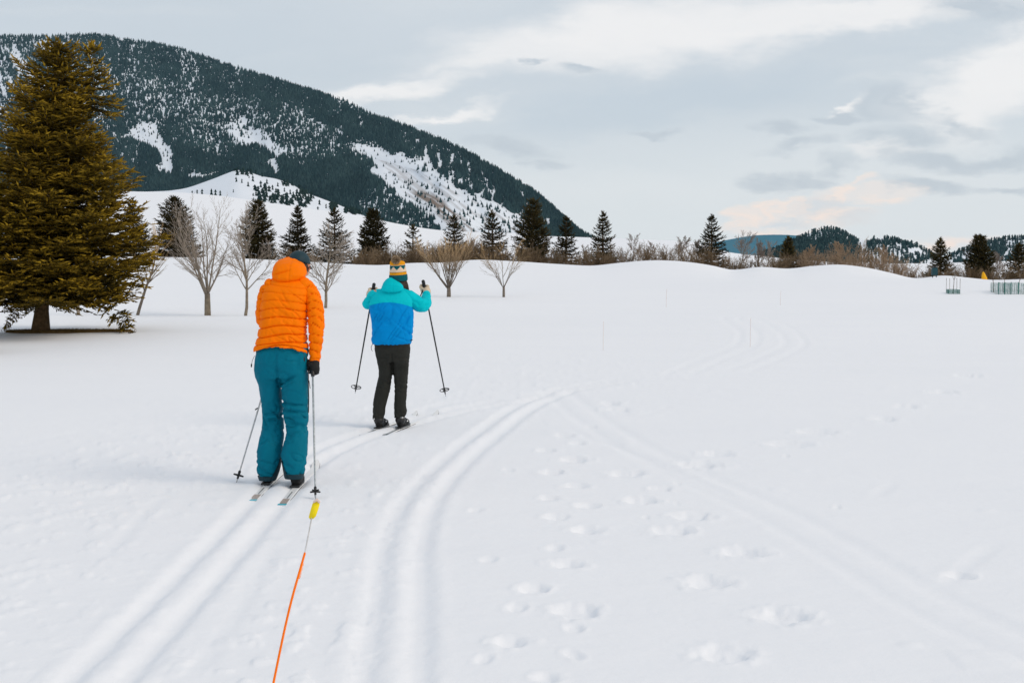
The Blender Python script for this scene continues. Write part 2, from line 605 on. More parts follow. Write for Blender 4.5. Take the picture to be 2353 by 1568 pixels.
def seg_dist(x, y, P):
    """distance and signed offset to a polyline"""
    best = np.full(x.shape, 1e9)
    sgn = np.zeros(x.shape)
    for (ax, ay), (bx, by) in zip(P[:-1], P[1:]):
        dx, dy = bx - ax, by - ay
        L2 = dx * dx + dy * dy
        t = np.clip(((x - ax) * dx + (y - ay) * dy) / L2, 0, 1)
        ex, ey = x - ax - t * dx, y - ay - t * dy
        d = np.hypot(ex, ey)
        m = d < best
        best = np.where(m, d, best)
        sgn = np.where(m, np.sign(dx * ey - dy * ex), sgn)
    return best, sgn


def dense(P, n=60):
    P = np.array(P, float)
    s = np.concatenate([[0], np.cumsum(np.hypot(*(P[1:] - P[:-1]).T))])
    fx, fy = spl(s, P[:, 0]), spl(s, P[:, 1])
    q = np.linspace(0, s[-1], n)
    return list(zip(fx(q), fy(q)))


def px(P):
    return [tuple(ground0(u, v)) for u, v in P]


def offset(P, d):
    P = np.array(P)
    T = np.gradient(P, axis=0)
    T /= np.linalg.norm(T, axis=1)[:, None]
    N = np.stack([T[:, 1], -T[:, 0]], 1)
    return [tuple(p) for p in P + N * d]


t1 = dense([(-1.87, 1.0), (-1.865, 5.0), (-1.862, 8.0), (-1.866, 10.2), (-1.86, 11.8), (-1.72, 12.9), (-1.46, 13.9), (-1.16, 14.7), (-0.62, 15.9), (0.13, 17.2), (0.75, 18.3), (1.6, 19.6)])
t1b = offset(t1, 0.235)
t2 = dense(px([(805, 1700), (830, 1568), (860, 1380), (880, 1250), (940, 1130), (1010, 1060), (1100, 990), (1200, 925), (1285, 893)]))
t2 = [(-0.55, 1.0)] + t2
t2b = offset(dense(t2, 60), 0.235)
t3 = dense(px([(1295, 890), (1400, 968), (1500, 1028), (1650, 1100), (1850, 1190), (2050, 1300), (2200, 1385), (2352, 1455), (2600, 1560)]))
t3b = offset(t3, 0.30)
t4 = dense(px([(1520, 862), (1600, 828), (1690, 795), (1700, 778), (1660, 748), (1668, 740), (1690, 728)]), 40)
t4b = offset(t4, 0.35)
t5 = dense(px([(1660, 852), (1760, 815), (1802, 795), (1770, 765), (1725, 743)]), 40)
t5b = offset(t5, 0.35)
t6 = dense(px([(950, 960), (1010, 930), (1150, 912), (1270, 902)]), 30)
TRACKS = [(t1, 0.022, 0.052, .6), (t1b, 0.022, 0.052, .6), (t2, 0.018, 0.055, .6), (t2b, 0.018, 0.055, .6), (t3, 0.0060, 0.06, .8), (t3b, 0.0045, 0.05, .8),
          (t4, 0.007, 0.06, 1), (t4b, 0.007, 0.06, 1), (t5, 0.007, 0.06, 1), (t5b, 0.007, 0.06, 1), (t6, 0.012, 0.07, 1)]
# scratches and drifted edges
for q in ([(0, 1030), (110, 1006), (215, 985)], [(0, 1002), (60, 997), (130, 992)], [(330, 985), (480, 958), (620, 935)], [(2000, 1150), (2060, 1100)], [(2150, 1360), (2230, 1290), (2300, 1240)],
          [(1460, 960), (1560, 925)], [(0, 990), (200, 960), (400, 945)], [(60, 935), (330, 900)], [(1300, 985), (1500, 1060), (1700, 1150)], [(230, 1290), (330, 1180), (400, 1110)],
          [(430, 1568), (560, 1380), (640, 1240)]):
    TRACKS.append((dense(px(q), 14), 0.005, 0.045, 0.6))

FOOT = [(500, 395, 110, 35), (590, 345, 130, 25), (550, 250, 90, 15), (480, 310, 80, 15), (600, 280, 70, 15), (590, 448, 110, 30), (490, 497, 90, 20), (640, 525, 100, 20), (515, 570, 110, 20),
        (640, 620, 140, 40), (510, 692, 80, 30), (560, 755, 160, 40), (420, 850, 150, 35), (360, 925, 90, 30), (590, 940, 200, 60), (585, 1005, 80, 35), (330, 1060, 170, 70), (230, 1130, 80, 25),
        (580, 1110, 90, 40), (790, 400, 160, 40), (925, 460, 100, 25), (850, 505, 140, 30), (1050, 565, 170, 35), (970, 625, 170, 50), (1250, 710, 200, 60), (1110, 825, 200, 80),
        (1410, 960, 230, 80), (1170, 1110, 240, 110), (480, 1200, 120, 40), (1150, 322, 140, 20), (1080, 365, 190, 20), (1540, 235, 180, 35), (1430, 285, 200, 40), (1800, 185, 110, 18),
        (1890, 135, 110, 20), (2030, 80, 130, 30), (2130, 15, 120, 30), (650, 215, 50, 15), (760, 150, 130, 30), (730, 125, 90, 15), (840, 50, 60, 12), (2100, 800, 120, 30),
        (995, 440, 30, 12), (1420, 330, 30, 10), (990, 515, 25, 10), (870, 570, 30, 12), (1620, 530, 40, 8), (250, 740, 70, 8), (200, 543, 60, 8), (330, 385, 50, 8)]


def H_detail(x, y):
    """tracks, footprints and rough snow for y < 60"""
    z = np.zeros_like(x)
    m = (y > 0.5) & (y < 34)
    xs, ys = x[m], y[m]
    d = np.zeros_like(xs)
    for P, dep, w, lipf in TRACKS:
        A = np.array(P)
        mm = (xs > A[:, 0].min() - .4) & (xs < A[:, 0].max() + .4) & (ys > A[:, 1].min() - .4) & (ys < A[:, 1].max() + .4)
        if not mm.any():
            continue
        dist, sg = seg_dist(xs[mm], ys[mm], P)
        wob = 1 + 0.25 * (noise(xs[mm] * 5, ys[mm] * 5, seed=3) - 0.5) + 0.22 * (fbm(xs[mm] * 22, ys[mm] * 14, o=3, seed=4) - 0.5)
        g = -dep * np.exp(-(dist / (1.12 * w * wob)) ** 2.6)
        g += lipf * dep * 0.28 * np.exp(-((dist - 2.1 * w) / (0.8 * w)) ** 2) * (0.3 + 1.4 * noise(xs[mm] * 9, ys[mm] * 9, seed=8))
        endfade = np.minimum(sstep(0, 0.4, np.hypot(xs[mm] - A[-1, 0], ys[mm] - A[-1, 1])), sstep(0, 0.4, np.hypot(xs[mm] - A[0, 0], ys[mm] - A[0, 1])))
        d[mm] += g * endfade
    for i, (X, Y, w, h) in enumerate(FOOT):
        u, v = 975.3 + .585 * X, 853.4 + .585 * Y
        gx, gy = ground0(u, v)
        a = w * 0.585 / F * gy * 0.50
        b = max(min(a * 1.1, 0.20), 0.09)
        mm = (abs(xs - gx) < 3 * a + .1) & (abs(ys - gy) < 3 * b + .1)
        X_, Y_ = xs[mm] - gx, ys[mm] - gy
        an = (noise(np.array([i * 3.3]), np.array([1.7]))[0] - 0.5) * 1.2
        X_, Y_ = X_ * math.cos(an) + Y_ * math.sin(an), -X_ * math.sin(an) + Y_ * math.cos(an)
        rr = np.hypot(X_ / a, Y_ / b)
        rr = rr + 0.55 * (fbm(xs[mm] * 13, ys[mm] * 10, o=2, seed=40 + i) - 0.5)
        dep = min(0.030, a * 0.27)
        d[mm] += -dep * (1 - sstep(0.35, 1.05, rr)) + dep * 0.30 * np.exp(-((rr - 1.25) / 0.22) ** 2) * noise(xs[mm] * 22, ys[mm] * 22, seed=9) + (1 - sstep(0.8, 1.6, rr)) * (fbm(xs[mm] * 26, ys[mm] * 26, o=2, seed=77) - 0.5) * dep * 0.4
    # rough, skated-over snow on the groomed lane
    U = Uof(xs, ys)
    lane = np.exp(-((xs + 4.6 - 0.42 * (ys - 9)) / 1.6) ** 2) * sstep(5, 9, ys) * (1 - sstep(15, 20, ys))
    lane += 0.8 * np.exp(-(((xs - 0.4) / 2.2) ** 2 + ((ys - 20.5) / 3.2) ** 2))
    lane += 0.9 * np.exp(-(((xs + 1.0) / 0.45) ** 2)) * (1 - sstep(11, 14, ys))
    lane += 0.7 * np.exp(-(((xs + 2.75) / 0.8) ** 2)) * (1 - sstep(11, 14, ys))
    lump = fbm(xs * 9, ys * 7, o=3, seed=21)
    d += lane * (0.011 * sstep(0.55, 0.8, lump) - 0.012 * sstep(0.5, 0.25, lump) * 0 + 0.006 * (lump - 0.5))
    d += 0.009 * (fbm(xs * 1.3, ys * 2.2, o=3, seed=30) - 0.5) + 0.002 * (fbm(xs * 7, ys * 9, o=2, seed=31) - 0.5)
    # fine wind ripples and grooming texture
    d += 0.0022 * sstep(2, -2, xs) * (fbm((xs * .8 + ys * .6) * 2.2, (ys * .8 - xs * .6) * 13, o=3, seed=57) - 0.5)
    d += 0.0012 * (fbm(xs * 2.2, ys * 16, o=3, seed=58) - 0.5)
    # small wind-blown chips
    chip = noise(xs * 5.5, ys * 7.5, seed=55) * noise(xs * 2.1, ys * 2.1, seed=56)
    d += 0.007 * sstep(0.62, 0.85, chip)
    z[m] = d
    far = (y >= 20) & (y < 84)
    z[far] += 0.025 * sstep(20, 34, y[far]) * (fbm(x[far] * 0.5, y[far] * 1.2, o=3, seed=33) - 0.5)
    return z


def Hpt(x, y):
    return float(H_base(np.array([x]), np.array([y]))[0])


def hit(u, v):
    d = ray(u, v)
    y = 3.0
    while y < 600:
        t = y / d[1]
        if CAMZ + d[2] * t < Hpt(d[0] * t, y):
            return np.array([d[0] * t, y, Hpt(d[0] * t, y)])
        y += 0.1 if y < 100 else 2
    return at(u, v, 100)


# ------------------------------------------------------------------ ground sheet
Uc = np.concatenate([np.linspace(-5000, -1500, 8), np.linspace(-1400, -160, 26), np.arange(-120, 2472, 4.0), np.linspace(2520, 3800, 26), np.linspace(4000, 7000, 6)])
vv = np.arange(1640, 640, -3.4)
yr = 1.82 * F / (vv - 565)
yr = yr[yr < 58]
rows = np.concatenate([[-14, -8, -4, -1, 1, 2.5, 3.5, 4.5], yr, np.arange(yr[-1] + 0.8, 118, 0.9), np.linspace(121, 440, 60), [470, 520, 600, 720, 900, 1150, 1400, 2000, 2500, 3500, 5000, 7000]])
kk = (Uc - CX) / 3272.0
SY = np.where(rows > 3, rows, 3.0)
X = kk[None, :] * SY[:, None]
Y = np.repeat(rows[:, None], len(Uc), 1)
Z = H_base(X.ravel(), Y.ravel()) + H_detail(X.ravel(), Y.ravel())
nr, nc = X.shape
idx = np.arange(nr * nc).reshape(nr, nc)
Q = np.stack([idx[:-1, :-1].ravel(), idx[:-1, 1:].ravel(), idx[1:, 1:].ravel(), idx[1:, :-1].ravel()], 1)
gm = mesh_np('snow_ground', np.stack([X.ravel(), Y.ravel(), Z], 1), Q)
g = obj('snow_ground', gm, SNOW)
tag(g, 'snow covered ground with ski tracks and footprints', kind='structure')


# ------------------------------------------------------------------ mountains and hills
def hill(name, us, vsil, dr, db, vb, nu, nt, label, m=M_HILLSNOW, relief=0.0, gexp=1.0, seed=0, bare=None):
    """terrain surface rising from a foot at distance db(U) to its crest at distance dr(U)"""
    U = np.linspace(us[0], us[1], nu)
    T = np.concatenate([[-0.25], np.linspace(0, 1, nt), [1.12, 1.4, 1.8]])
    UU, TT = np.meshgrid(U, T)
    tc_ = np.clip(TT, 0, 1)
    y = db(UU) + (dr(UU) - db(UU)) * TT
    env = np.sin(np.pi * np.clip(TT, 0, 1))
    y = y + relief * env * (fbm(UU * 0.006, TT * 2.0, o=4, seed=seed) - 0.5) * 2
    v = vb + (vsil(UU) - vb) * tc_ ** gexp
    z = CAMZ + SL(v) * y
    back = np.clip(TT - 1, 0, 1)
    zc = CAMZ + SL(vsil(UU)) * dr(UU)
    z = np.where(TT > 1, zc - back * (dr(UU) - db(UU)) * 0.5, z)
    z = np.where(TT < 0, -66.0, z)
    x = (UU - CX) / 3272.0 * y
    n1, n2 = x.shape
    ii = np.arange(n1 * n2).reshape(n1, n2)
    Qd = np.stack([ii[:-1, :-1].ravel(), ii[:-1, 1:].ravel(), ii[1:, 1:].ravel(), ii[1:, :-1].ravel()], 1)
    o = obj(name, mesh_np(name, np.stack([x.ravel(), y.ravel(), z.ravel()], 1), Qd, True, None if bare is None else bare(UU.ravel(), v.ravel())), m)
    tag(o, label, kind='structure')

    def surf(u, t):
        yy = db(u) + (dr(u) - db(u)) * t
        yy = yy + relief * np.sin(np.pi * np.clip(t, 0, 1)) * (fbm(u * 0.006, t * 2.0, o=4, seed=seed) - 0.5) * 2
        v_ = vb + (vsil(u) - vb) * np.clip(t, 0, 1) ** gexp
        return (u - CX) / 3272.0 * yy, yy, CAMZ + SL(v_) * yy, v_
    return surf


def cone_trees(x, y, z, h, w, tint, tiers=2, sides=5, seed=1):
    """many small conifers as one vertex soup: stacked ragged cones"""
    r = np.random.default_rng(seed)
    n = len(x)
    V, Fc, A = [], [], []
    base = 0
    for k_ in range(tiers):
        z0 = z - 0.3 * h * (k_ == 0) + h * (0.10 + 0.42 * k_) * (k_ > 0) + 0.3 * h * (k_ == 0) * 0
        zt = z + h * ((0.70, 1.0)[k_] if tiers == 2 else 1.0)
        rad = w * ((1.0, 0.62)[k_] if tiers == 2 else 1.0)
        ph = r.uniform(0, 6.28, n)
        ring = []
        for s in range(sides):
            a = ph + s * 2 * math.pi / sides
            rr = rad * r.uniform(0.75, 1.25, n)
            ring.append(np.stack([x + np.cos(a) * rr, y + np.sin(a) * rr, z0 + h * r.uniform(-0.06, 0.06, n)], 1))
        tip = np.stack([x + w * r.uniform(-.1, .1, n), y, zt], 1)
        Vk = np.stack(ring + [tip], 1).reshape(-1, 3)
        b = base + np.arange(n)[:, None] * (sides + 1)
        for s in range(sides):
            Fc.append(np.concatenate([b + s, b + (s + 1) % sides, b + sides], 1))
        V.append(Vk)
        A.append(np.repeat(tint, sides + 1))
        base += n * (sides + 1)
    return np.concatenate(V), np.concatenate(Fc), np.concatenate(A)




ridge_m = spl([-1600, -900, -400, 0, 120, 230, 310, 420, 500, 620, 650, 740, 810, 837, 900, 992, 1060, 1116, 1180, 1241, 1291, 1340, 1400, 1480],
              [240, 150, 100, 82, 84, 80, 93, 113, 140, 178, 187, 216, 240, 256, 280, 315, 345, 377, 415, 455, 501, 542, 566, 580])
dr_m = spl([-1600, 0, 600, 1000, 1250, 1480], [5200, 4600, 3900, 3100, 2600, 2300])
db_m = spl([-1600, 0, 600, 1000, 1250, 1480], [2300, 2200, 1900, 1700, 1600, 1500])
def bare_ground(u, v):
    n_ = fbm((u + v * .9) * .012, (u * .75 - v) * .16, o=4, seed=66)
    b1 = np.exp(-(((u - 1010 - (v - 480) * 1.35) / 26) ** 2)) * sstep(430, 455, v) * sstep(545, 500, v)
    b2 = sstep(22, 4, v - ridge_m(u)) * sstep(760, 790, u) * sstep(860, 835, u) * .7
    b3 = 0.30 * inpoly(u, v, [(850, 360), (960, 392), (1060, 450), (1220, 520), (1240, 575), (1090, 570), (1020, 490), (900, 400)])
    b4 = sstep(14, 3, v - ridge_m(u)) * sstep(1040, 1100, u) * .4
    return np.clip((b1 + b2 + b3 + b4) * sstep(.42, .62, n_) * 1.3, 0, 1)


S_M = hill('mountain', (-1600, 1480), ridge_m, dr_m, db_m, 590, 900, 160, 'large forested mountain with snowy clearings sloping down to the right', relief=170, gexp=0.9, seed=11, bare=bare_ground, m=M_MTN)


def mountain_density(u, v):
    wu = u + 16 * (fbm(u * 0.04, v * 0.04, o=3, seed=61) - 0.5) * 2
    wv = v + 12 * (fbm(u * 0.04, v * 0.04, o=3, seed=62) - 0.5) * 2
    # vertical streaks of open ground among the trees
    st = fbm((u - 0.35 * v) * 0.045, (v + 0.15 * u) * 0.014, o=4, seed=63)
    st2 = fbm(u * 0.12, v * 0.07, o=3, seed=64)
    d = np.full(u.shape, 1.0)
    openness = sstep(0.50, 0.66, st) * 0.55 + 0.25 * sstep(0.55, 0.75, st2)
    d -= 0.62 * openness * np.clip(0.35 + 0.6 * sstep(420, 250, v), 0, 1)

    def patch(P, val, d, hard=True):
        m = inpoly(wu, wv, P)
        return np.where(m, val, d)
    ul = np.exp(-(((u + 60) / 230) ** 2 + ((v - 175) / 85) ** 2))
    d = d - 0.60 * ul * sstep(0.36, 0.62, st2 * 0.5 + st * 0.5)
    d = patch([(225, 165), (480, 190), (470, 290), (400, 265), (230, 215)], 0.66, d)
    d = patch([(430, 225), (600, 230), (640, 300), (560, 315), (520, 370), (470, 350), (430, 300)], 0.60, d)
    d = patch([(620, 290), (660, 240), (700, 255), (800, 310), (775, 360), (690, 385), (640, 345)], 0.52, d)
    d = patch([(275, 322), (330, 275), (365, 285), (392, 330), (406, 375), (385, 408), (358, 402), (374, 365), (350, 335), (300, 325)], 0.24, d)
    d = patch([(505, 338), (575, 303), (610, 300), (640, 325), (668, 345), (640, 365), (600, 338), (540, 332)], 0.22, d)
    d = patch([(612, 372), (640, 365), (655, 395), (632, 400)], 0.2, d)
    d = patch([(520, 290), (560, 270), (585, 280), (540, 325)], 0.30, d)
    d = patch([(785, 325), (850, 320), (900, 350), (980, 380), (1080, 450), (1190, 490), (1230, 560), (1000, 560), (800, 490), (860, 450), (880, 420), (830, 380)], 0.50, d)
    d = patch([(812, 328), (870, 338), (940, 372), (1010, 408), (1080, 448), (1150, 480), (1215, 508), (1260, 580), (1060, 580), (990, 530), (940, 475), (885, 428), (848, 380)], 0.15, d)
    d = patch([(850, 432), (915, 445), (980, 500), (1060, 580), (880, 570), (820, 490)], 0.42, d)
    d = patch([(1150, 470), (1215, 500), (1235, 545), (1180, 520)], 0.3, d)
    d = patch([(330, 395), (420, 405), (520, 400), (520, 440), (330, 445)], 1.0, d)
    d = patch([(440, 405), (480, 398), (500, 404), (450, 418)], 0.12, d)
    # upper right flank: speckled
    line = ridge_m(u)
    fl = sstep(60, 15, abs(v - line - 55)) * sstep(820, 1000, u)
    d = d - 0.42 * fl * sstep(0.42, 0.6, st2)
    fl2 = sstep(130, 60, v - line) * sstep(860, 1010, u)
    d = d - 0.50 * fl2 * sstep(0.44, 0.62, fbm(u * 0.10, v * 0.055, o=3, seed=67))
    d = np.where(d > .9, d - .25 * sstep(.60, .75, fbm(u * .16, v * .10, o=2, seed=69)), d)
    crest = (v - line < 12)
    d = np.where(crest, np.maximum(d, 0.72), d)
    d = np.where(crest & inpoly(u, v, [(770, 200), (850, 240), (850, 290), (770, 250)]), 0.45, d)
    return np.clip(d, 0.12, 1)


N = 330000
u = np.where(rng.random(N) < 0.86, rng.uniform(-150, 1430, N), rng.uniform(-1500, -150, N))
t = rng.random(N) ** 0.85
x, y, z, v = S_M(u, t)
den = mountain_density(u, v)
vis = v < vf_field(u) + 30
keepp = np.where(u > -150, 0.62, 0.5) * den ** 2.05
kp = (rng.random(N) < keepp) & vis
u, x, y, z, v = u[kp], x[kp], y[kp], z[kp], v[kp]
n = len(x)
hh = rng.uniform(4.5, 12.5, n) * np.where(mountain_density(u, v) < 0.3, 0.70, 1.0)
V_, F_, A_ = cone_trees(x, y, z, hh, hh * rng.uniform(0.28, 0.42, n), np.clip(rng.random(n) ** 2 * .7 + .9 * (fbm(u * .03, v * .05, o=3, seed=68) - .42), 0, 1), tiers=1, sides=4, seed=3)
o = obj('forest', mesh_np('forest', V_, F_, False, A_), M_FOREST)
tag(o, 'dark blue green conifer forest covering the big mountain', 'forest', kind='stuff')

# bare brown ground in the scree chute and on the crest
def strip(name, P, w, surf_lift, label):
    pass


# foothill knoll in front of the mountain
sil_k = spl([150, 260, 320, 400, 430, 470, 500, 520, 550, 570, 600, 640, 680, 700, 740, 780, 830, 900, 1000],
            [470, 452, 442, 437, 432, 419, 408, 400, 391, 394, 404, 412, 428, 440, 456, 471, 492, 525, 560])
dk = spl([0, 1000], [900, 900])
dkb = spl([0, 1000], [430, 430])
S_K = hill('foothill', (150, 1000), sil_k, dk, dkb, 585, 200, 30, 'low snowy foothill with scattered small conifers below the mountain', relief=0, gexp=0.8, seed=12)
S_SLOPE = None

# scattered small conifers on the foothill: the largest ones are things of their own
kn = []
def cl(u0, v0, su, sv_, n_, h0, h1):
    for _ in range(n_):
        kn.append((u0 + random.gauss(0, su), v0 + random.gauss(0, sv_), random.uniform(h0, h1)))


for a in ((470, 444, 9, 2, 4, 8, 14), (571, 447, 6, 2, 0, 0, 0)):
    cl(*a)
fixed = [(455, 445, 9), (463, 444, 10), (470, 443, 15), (443, 446, 8), (612, 462, 26), (630, 463, 24), (652, 465, 20), (668, 470, 14), (690, 472, 24), (703, 470, 17), (722, 474, 22), (714, 462, 12)]
singles = [(455, 447, 12), (466, 448, 15), (484, 448, 9), (492, 449, 18), (503, 450, 16), (513, 451, 14)]
fixed = [(444, 447, 10), (455, 447, 12), (466, 448, 15), (488, 449, 17), (497, 450, 16), (508, 450, 13),
         (596, 462, 26), (609, 463, 22), (633, 466, 19), (652, 467, 17), (659, 470, 22), (672, 469, 15), (693, 474, 24),
         (545, 418, 12), (558, 420, 10), (572, 428, 12), (583, 416, 14), (601, 430, 16), (615, 422, 12), (628, 436, 12), (640, 428, 10), (655, 440, 10), (668, 446, 12),
         (690, 452, 10), (708, 460, 10), (722, 456, 9), (735, 470, 12), (750, 478, 11), (765, 484, 12), (590, 400, 12), (604, 406, 11), (538, 442, 8)]


def t_of_v(S, u0, v0):
    ts = np.linspace(0, 1, 200)
    _, _, _, vv_ = S(np.full(200, float(u0)), ts)
    return ts[int(np.argmin(abs(vv_ - v0)))]


FG = 'small conifers scattered on the snowy foothill'
fixed.sort()
ORDC = {}
for i, (u0, v0, hp) in enumerate(fixed):
    tt = t_of_v(S_K, u0, v0)
    x0, y0, z0, _ = [float(q[0]) for q in S_K(np.array([float(u0)]), np.array([tt]))]
    h0 = hp / F * y0
    vs_, fs_, as_ = cone_trees(np.zeros(1), np.zeros(1), np.zeros(1), np.array([h0]), np.array([h0 * 0.34]), np.array([random.random() * .6]), tiers=2, sides=7, seed=100 + i)
    o = obj('far_conifer', mesh_np('far_conifer', vs_, fs_, False, as_), M_FARTREE, loc=(x0, y0, z0))
    ords = ['first', 'second', 'third', 'fourth', 'fifth', 'sixth', 'seventh', 'eighth', 'ninth', 'tenth', 'eleventh', 'twelfth', 'thirteenth', 'fourteenth', 'fifteenth', 'sixteenth', 'seventeenth', 'eighteenth', 'nineteenth', 'twentieth']
    where = ('in the left cluster at the field edge' if u0 < 530 and v0 > 440 else 'at the lower edge of the snowy foothill' if v0 > 460 else 'on the upper face of the snowy foothill')
    ORDC[where] = ORDC.get(where, -1) + 1
    tag(o, '%s from left of the small dark conifers %s' % (ords[ORDC[where]], where), 'tree', 'small conifers ' + where)

N = 9000
u = rng.uniform(420, 900, N)
t = rng.random(N)
x, y, z, v = S_K(u, t)
dn = fbm(u * 0.03, v * 0.05, o=3, seed=70)
ok = (v < vf_field(u) + 3) & (dn > 0.47)
right = sstep(560, 620, u) * 0.25 + sstep(690, 790, u) * 0.6
topd = 0.2 * ((v < sil_k(u) + 14) & (u > 540))
ok &= rng.random(N) < (right + topd)
u, x, y, z = u[ok], x[ok], y[ok], z[ok]
hh = rng.uniform(1.2, 3.6, len(u))
V_, F_, A_ = cone_trees(x, y, z, hh, hh * 0.5, rng.random(len(u)) ** 1.5, seed=5)
tag(obj('foothill_brush', mesh_np('foothill_brush', V_, F_, False, A_), M_FARTREE), 'dark brush and saplings scattered over the right side of the foothill', 'brush', kind='stuff')

# hills at the far right
sil_b = spl([1400, 1600, 1680, 1730, 1770, 1830, 1880, 2000, 2200, 2500, 3000], [580, 565, 549, 541, 539, 541, 548, 575, 600, 610, 610])
S_B = hill('far_hill', (1400, 3000), sil_b, spl([1400, 3000], [9000, 9000]), spl([1400, 3000], [7000, 7000]), 590, 120, 20, 'distant blue forested hill on the horizon right of centre',
           m=mat('far blue forest', (0.006, 0.11, 0.17), 0.95, color2=(0.03, 0.15, 0.22), noise_scale=0.02, spec=0.05), relief=0)
sil_c = spl([1500, 1760, 1800, 1850, 1895, 1930, 1955, 1985, 2010, 2060, 2100, 2130, 2160, 2200, 2300], [600, 580, 566, 540, 526, 531, 545, 552, 548, 551, 562, 578, 592, 600, 606])
S_C = hill('wooded_hill', (1500, 2300), sil_c, spl([1500, 2300], [1500, 1500]), spl([1500, 2300], [1150, 1150]), 612, 160, 26, 'small hill with dark forest on its left and open snow on its right', relief=20, seed=13)
sil_d = spl([2080, 2150, 2200, 2270, 2300, 2352, 2450, 2600, 3000, 3600], [606, 592, 578, 556, 550, 544, 530, 520, 500, 500])
S_D = hill('snowy_hill', (2080, 3600), sil_d, spl([2080, 3600], [1900, 1900]), spl([2080, 3600], [1500, 1500]), 612, 160, 26, 'snowy hill with dark wooded crest at the right edge', relief=20, seed=14)


def sow(S, u0, u1, n_, f, h0, h1, name, label, seed):
    u = rng.uniform(u0, u1, n_)
    t = rng.random(n_) ** 0.8
    x, y, z, v = S(u, t)
    ok = rng.random(n_) < f(u, v)
    u, x, y, z = u[ok], x[ok], y[ok], z[ok]
    hh = rng.uniform(h0, h1, len(u))
    V_, F_, A_ = cone_trees(x, y, z, hh, hh * rng.uniform(0.28, 0.42, len(u)), rng.random(len(u)) ** 2, seed=seed)
    tag(obj(name, mesh_np(name, V_, F_, False, A_), M_FOREST), label, 'forest', kind='stuff')


def fC(u, v):
    n_ = fbm(u * 0.05, v * 0.08, o=3, seed=80)
    left = sstep(1978, 1960, u)
    crown = ((u > 1985) & (u < 2110) & (v < sil_c(u) + 16)) * 0.55 * (n_ > 0.46)
    d = left * (1 - 0.7 * (n_ > 0.60) * (v < 556)) + (1 - left) * 0.22 * (n_ > 0.47)
    return np.clip(np.maximum(d, crown), 0, 1)


def fD(u, v):
    n_ = fbm(u * 0.03, v * 0.08, o=3, seed=81)
    dark_ = ((u > 2255) & (u < 2310) & (v < 585)) * 0.95
    crest = (v < sil_d(u) + 7) * 0.8
    return np.clip(np.maximum(np.maximum(dark_, crest * (u > 2200)), 0.12 + 0.3 * (n_ > 0.52)), 0, 1)


sow(S_C, 1740, 2230, 9000, fC, 2.8, 5.2, 'hill_forest', 'dark conifers covering the left half of the small hill', 21)
sow(S_D, 2080, 3000, 6000, fD, 4, 7, 'hill_forest', 'dark conifers on the crest of the hill at the right edge', 22)

# ------------------------------------------------------------------ plant builders
def spindles(P, D, L, Rr, tint, sides=3):
    """bristly twigs: base point, fat ring, tip"""
    P, D = np.asarray(P, float), np.asarray(D, float)
    D = D / np.linalg.norm(D, axis=1)[:, None]
    L, Rr = np.asarray(L, float), np.asarray(Rr, float)
    n = len(P)
    ref = np.tile([0.0, 0.0, 1.0], (n, 1))
    ref[abs(D[:, 2]) > 0.9] = [1, 0, 0]
    a = np.cross(D, ref)
    a /= np.linalg.norm(a, axis=1)[:, None]
    b = np.cross(D, a)
    ph = rng.uniform(0, 6.28, n)
    V = [P]
    for s in range(sides):
        an = ph + s * 2 * math.pi / sides
        V.append(P + D * (L * 0.32)[:, None] + (a * np.cos(an)[:, None] + b * np.sin(an)[:, None]) * Rr[:, None])
    V.append(P + D * L[:, None])
    m = sides + 2
    V = np.stack(V, 1).reshape(-1, 3)
    b0 = np.arange(n)[:, None] * m
    Fc = []
    for s in range(sides):
        q = (s + 1) % sides
        Fc.append(np.concatenate([b0, b0 + 1 + q, b0 + 1 + s], 1))
        Fc.append(np.concatenate([b0 + 1 + s, b0 + 1 + q, b0 + m - 1], 1))
    return V, np.concatenate(Fc), np.repeat(tint, m)


def segs_mesh(S, sides=3):
    """S rows: p0(3) p1(3) r0 r1 tint"""
    S = np.asarray(S, float)
    P0, P1 = S[:, :3], S[:, 3:6]
    D = P1 - P0
    D /= (np.linalg.norm(D, axis=1)[:, None] + 1e-9)
    ref = np.tile([0.31, 0.95, 0.0], (len(S), 1))
    a = np.cross(D, ref)
    a /= np.linalg.norm(a, axis=1)[:, None] + 1e-9
    b = np.cross(D, a)
    V = []
    for Pq, r in ((P0, S[:, 6]), (P1, S[:, 7])):
        for s in range(sides):
            an = s * 2 * math.pi / sides
            V.append(Pq + (a * math.cos(an) + b * math.sin(an)) * r[:, None])
    V = np.stack(V, 1).reshape(-1, 3)
    b0 = np.arange(len(S))[:, None] * 2 * sides
    Fc = []
    for s in range(sides):
        q = (s + 1) % sides
        Fc.append(np.concatenate([b0 + s, b0 + q, b0 + sides + q, b0 + sides + s], 1))
    return V, np.concatenate(Fc), np.repeat(S[:, 8], 2 * sides)


